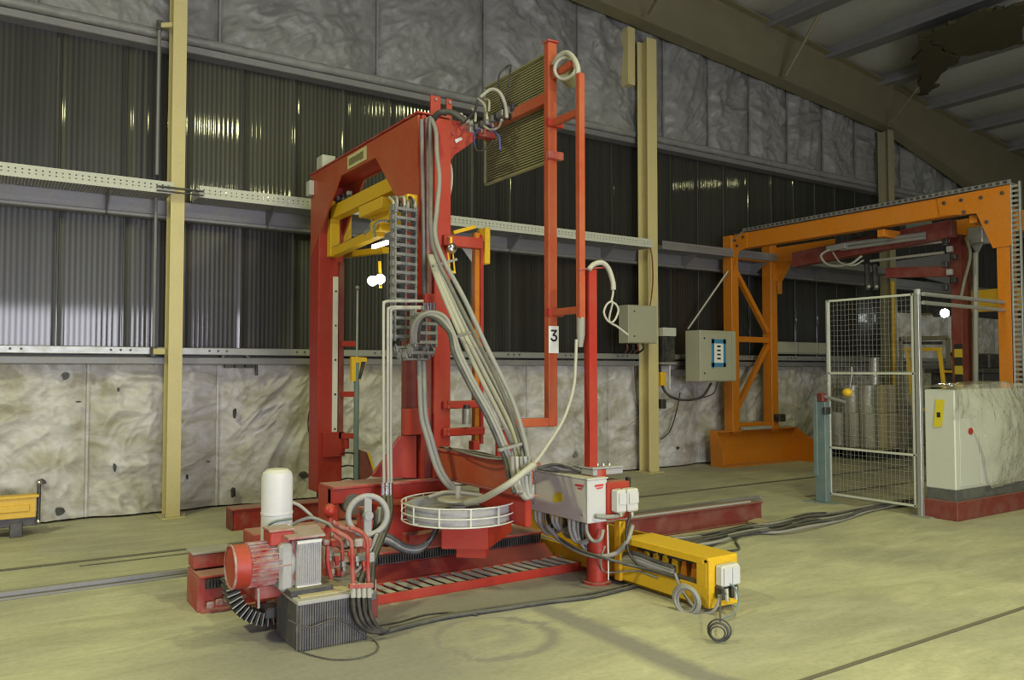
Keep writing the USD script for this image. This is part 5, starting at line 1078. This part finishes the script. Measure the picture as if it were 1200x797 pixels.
# ================================================================ fence
FE = thing('mesh_fence', 'pale wire mesh safety fence panel on steel posts beside the console', 'fence')
FX, FY0, FY1, FT = 8.08, 4.70, 5.74, 2.28
for y, w in ((FY0 - .02, .05), (FY1 + .01, .025)): MB().box(FX - w / 2, FX + w / 2, y - w / 2, y + w / 2, 0, FT + .01, .004).build('post', 'steel', FE)
for z in (.10, .62, 1.46, FT): MB().box(FX - .012, FX + .012, FY0, FY1, z - .012, z + .012, .003).build('frame_bar', 'cabgrey', FE)
for y in (FY0 + .035, FY1 - .012): MB().box(FX - .012, FX + .012, y - .012, y + .012, .08, FT + .01, .003).build('frame_bar', 'cabgrey', FE)
m = MB()
for i in range(21): y = FY0 + .06 + i * .0475; m.box(FX - .0014, FX + .0014, y - .0014, y + .0014, .1, FT, 0)
for i in range(38): z = .10 + i * .0575; m.box(FX + .0014, FX + .0042, FY0 + .03, FY1, z - .0014, z + .0014, 0)
m.build('wire_mesh', 'steel', FE, kind='stuff')
MB().plate([(FX - .08, FY0 - .14, 0), (FX + .08, FY0 - .14, 0), (FX + .08, FY0 + .06, 0), (FX - .08, FY0 + .06, 0)], (0, 0, .012)).build('post_foot', 'steel', FE); MB().cyl((FX, FY0 - .02, FT), (FX, FY0 - .02, FT + .05), .035, 10).build('post_head', 'steel', FE, smooth=30)
rod((FX + .02, FY0 - .07, FT), (9.9, FY0, FT), .022, 'upper grey rail running from the fence post to the portal leg', 'steel', 'guard_rail', 'rail'); rod((FX + .02, FY0 - .07, FT - .09), (9.9, FY0, FT - .09), .022, 'lower grey rail running from the fence post to the portal leg', 'steel', 'guard_rail', 'rail')
TP = thing('sensor_post', 'grey-teal floor post with a sensor arm in front of the fence', 'post')
MB().box(7.95, 8.03, 5.70, 5.84, .012, 1.14, .006).build('post', 'tealpost', TP); MB().plate([(7.98, 5.62, 0), (8.10, 5.62, 0), (8.10, 5.92, 0), (7.88, 5.96, 0)], (0, 0, .012)).build('foot_plate', 'tealpost', TP)
MB().box(7.94, 8.0, 5.80, 5.85, .3, 1.2, .004).build('side_bar', 'tealpost', TP); MB().box(7.94, 8.02, 5.72, 5.80, 1.14, 1.24, .008).build('sensor_head', 'maroon', TP); MB().box(7.93, 8.03, 5.68, 5.72, 1.0, 1.08, .006).build('clamp', 'dark', TP)
MB().cyl((7.98, 5.74, 1.20), at(990, 471, x=8.0), .018, 8).build('arm', 'steel', TP, smooth=30); MB().sphere(at(993, 460, x=8.0), .055, 2, (1, 1, .85)).build('warning_lamp', 'yellow', TP, smooth=True); MB().tube([at(996, 454, x=8.0), at(998, 440, x=8.0), at(998, 430, x=8.0)], .008, 6, 4).build('aerial', 'steel', TP, smooth=True)

# ================================================================ console with plastic wrap
CN = thing('operator_console', 'pale grey operator console on a dark red plinth at the right edge', 'console')
MB().box(8.10, 9.55, 4.32, 4.66, 0, .19, .006).build('red_base', 'maroon', CN); MB().box(8.13, 9.52, 4.35, 4.64, .19, .30, .004).build('plinth', 'plinth', CN)
MB().box(8.12, 9.53, 4.34, 4.65, .30, 1.30, .01).build('body', 'cabgrey', CN)
MB().box(8.19, 8.55, 4.33, 4.34, .33, 1.10, .003).build('door', 'cabgrey', CN); MB().box(8.57, 9.50, 4.33, 4.34, .33, 1.10, .003).build('door', 'cabgrey', CN); MB().cyl((8.38, 4.33, .88), (8.38, 4.315, .88), .035, 14).build('red_switch', 'red', CN)
yt = MB().plate([at(*p, x=8.115) for p in ((1097, 468), (1107, 469), (1104, 500), (1094, 501))], (-.004, 0, 0)).build('yellow_tag', 'sticker', CN, label='yellow warning tag')
MB().box(8.108, 8.1105, *sorted((float(at(1098, 492, x=8.11)[1]), float(at(1102, 492, x=8.11)[1]))), 1.02, 1.07, 0).build('tag_print', 'ink', CN)
nx, ny = 60, 52; U, V2 = np.meshgrid(np.linspace(0, 1, nx), np.linspace(0, 1, ny)); P3 = np.zeros((ny, nx, 3)); r = np.random.RandomState(9)
L0 = 0.36                                                # depth over the top, then down the front
for j in range(ny):
    for i in range(nx):
        u, v = U[j, i], V2[j, i]; x = 8.10 + 1.5 * u
        drop = .28 + .75 * min(1, max(0, (u - .14) / .22)) ** 1.2 - .10 * max(0, u - .7); s = v * (L0 + drop)
        bul = .10 * math.sin(PI * min(1, max(0, (u - .15) / .85))) + .02
        if s < L0 - .03: p = (x, 4.68 - s, 1.315 + .035 * math.sin(PI * u) + .05 * max(0, u - .4))
        else:
            t = (s - L0 + .03) / (drop + .03); a = min(1, t * 5); p = (x + .04 * t * math.sin(6 * u), 4.35 - bul * math.sin(PI * min(1, .15 + t * .75)) * a - .012, 1.315 + .035 * math.sin(PI * u) + .05 * max(0, u - .4) - (s - L0 + .03))
        P3[j, i] = p
nz = (meshkit.fbm(P3.reshape(-1, 3) * 3.2, 4, 5) - MEAN).reshape(ny, nx); nz2 = 1 - np.abs(2 * (meshkit.noise(P3.reshape(-1, 3) * np.array([9, 9, 4]), 8) - MEAN)).reshape(ny, nx)
P3[..., 1] -= np.clip(nz * .10 + nz2 * .03, -.005, 1) * (V2 > .2); P3[..., 2] += np.clip(nz * .05 + nz2 * .012, -.004, 1) * (V2 <= .35)
i, j = np.meshgrid(np.arange(ny - 1), np.arange(nx - 1), indexing='ij'); a = (i * nx + j).ravel()
MB().add(P3.reshape(-1, 3), np.stack([a, a + nx, a + nx + 1, a + 1], 1)).build('plastic_wrap', 'wrap', smooth=True, label='crumpled clear plastic sheet draped over the operator console', category='plastic sheet')

# ================================================================ goods and frames behind the fence
PL = thing('pallet', 'low dark pallet under the stacked cans behind the fence', 'pallet')
for y in (8.0, 8.4, 8.75): MB().box(12.3, 13.3, y - .06, y + .06, 0, .16, .004).build('runner', 'dark', PL)
for i in range(7): MB().box(12.27 + i * .15, 12.27 + i * .15 + .12, 7.9, 8.8, .16, .19, .003).build('deck_board', 'card', PL)
def can(x, y, z, r, h, mat, lab, grp):
    t = thing('metal_can' if mat == 'tin' else 'fibre_drum', lab, 'can' if mat == 'tin' else 'drum', grp)
    MB().lathe([(0, r - .008), (.008, r), (h * .33, r), (h * .34, r + .004), (h * .36, r), (h - .01, r), (h, r - .006)], (x, y, z), n=24).build('body', mat, t, smooth=30)
    MB().lathe([(0, r - .012), (.006, r - .012), (.008, r - .03)], (x, y, z + h - .004), n=24).build('lid', 'tin' if mat == 'tin' else 'card', t, smooth=30); return t
R0 = .14
for i in range(4):
    for j in range(3):
        if i and j: continue
        m = 'tin' if i == 0 else 'card'
        can(12.42 + i * .285, 8.06 + j * .29, .195, R0, .57, m, 'silver metal can in the bottom layer behind the fence' if m == 'tin' else 'tan fibre drum in the bottom layer behind the fence', 'cans and drums in the bottom layer')
for i in range(3):
    for j in range(2):
        m = 'tin' if i == 0 else 'card'
        can(12.46 + i * .285, 8.10 + j * .30, .77, R0, .47, m, 'silver metal can in the upper layer behind the fence' if m == 'tin' else 'tan fibre drum in the upper layer behind the fence', 'cans and drums in the upper layer')
p = at(1025, 440, x=12.6); can(12.6, float(p[1]), 1.245, .075, .46, 'tin', 'single slim silver can standing on top of the stack behind the fence', None)
yp = at(1047, 400, y=8.45); YP = MB().cyl([yp[0], yp[1], 0], [yp[0], yp[1], zpx(1047, 330, 8.45)], .035, 10).build('yellow_pole', 'yellow', smooth=30, label='thin upright yellow pole behind the mesh fence by the far column', category='pole')
YF = thing('yellow_trestle', 'bright yellow open frame leaning behind the fence beside the console', 'frame'); xv = 11.5
t1, t2, b1, b2 = at(1063, 411, x=xv), at(1101, 411, x=xv), at(1080, 553, x=xv), at(1119, 555, x=xv)
for b in (b1, b2): b[2] = 0.03
MB().bar(t1, b1, .045, .045, up=(1, 0, 0)).build('leg', 'yellow', YF); MB().bar(t2, b2, .045, .045, up=(1, 0, 0)).build('leg', 'yellow', YF); MB().bar(t1 + [0, .03, .02], t2 + [0, -.03, .02], .05, .05).build('cross_bar', 'yellow', YF); MB().bar(at(1072, 480, x=xv), at(1110, 480, x=xv), .04, .04).build('cross_bar', 'yellow', YF)
YG = thing('dark_trestle', 'dim olive frame with rails standing behind the bright yellow one', 'frame'); xv = 13.0
q1, q2 = at(1054, 397, x=xv), at(1111, 396, x=xv); MB().bar(q1, q2, .05, .07).build('cross_bar', 'olive', YG); MB().bar(at(1056, 402, x=xv), at(1104, 402, x=xv), .04, .05).build('cross_bar', 'dark', YG)
for a, b in ((1111, 1114), (1056, 1058)): 
    e = at(b, 540, x=xv); e[2] = .02; MB().bar(at(a, 396, x=xv), e, .05, .05, up=(1, 0, 0)).build('leg', 'olive', YG)
e = at(1126, 540, x=12.2); e[2] = .02; MB().bar(at(1117, 414, x=12.2), e, .045, .045, up=(1, 0, 0)).build('leg', 'yellow', YG); MB().bar(at(1103, 435, x=12.2), at(1122, 436, x=12.2), .035, .035).build('hand_rail', 'yellow', YG); MB().bar(at(1116, 413, x=12.2), at(1122, 432, x=12.2), .06, .05).build('black_clamp', 'black', YG)
BL = thing('bulkhead_lamp', 'bright round lamp glowing far off between fence and striped column', 'lamp'); c = at(1107, 367, y=8.4)
MB().sphere(c, .085, 2).build('bulb', 'glow', BL, smooth=True); MB().cyl(c + [0, .05, 0], c + [0, .2, 0], .07, 14).build('base', 'dark', BL); MB().box(c[0] - .02, c[0] + .02, c[1] + .12, 9.1, c[2] - .02, c[2] + .02, .003).build('arm', 'olive', BL)
BM = thing('dark_machine', 'dark machinery standing low in the shade inside the orange portal', 'machine')
MB().box(12.6, 14.2, 6.3, 7.1, 0, 1.45, .01).build('cabinet', 'dark', BM); MB().box(12.5, 14.3, 6.25, 7.15, 1.45, 1.52, .006).build('worktop', 'dark', BM); MB().box(13.0, 13.6, 6.4, 6.8, 1.52, 1.75, .02).build('drive', 'black', BM)
DP = MB().plate([at(*p, y=8.98) for p in ((1050, 306), (1113, 297), (1113, 333), (1066, 320), (1050, 317))], (0, .05, 0)).build('sloping_duct', 'girt', label='pale grey sloping panel on the far wall inside the portal', category='panel')
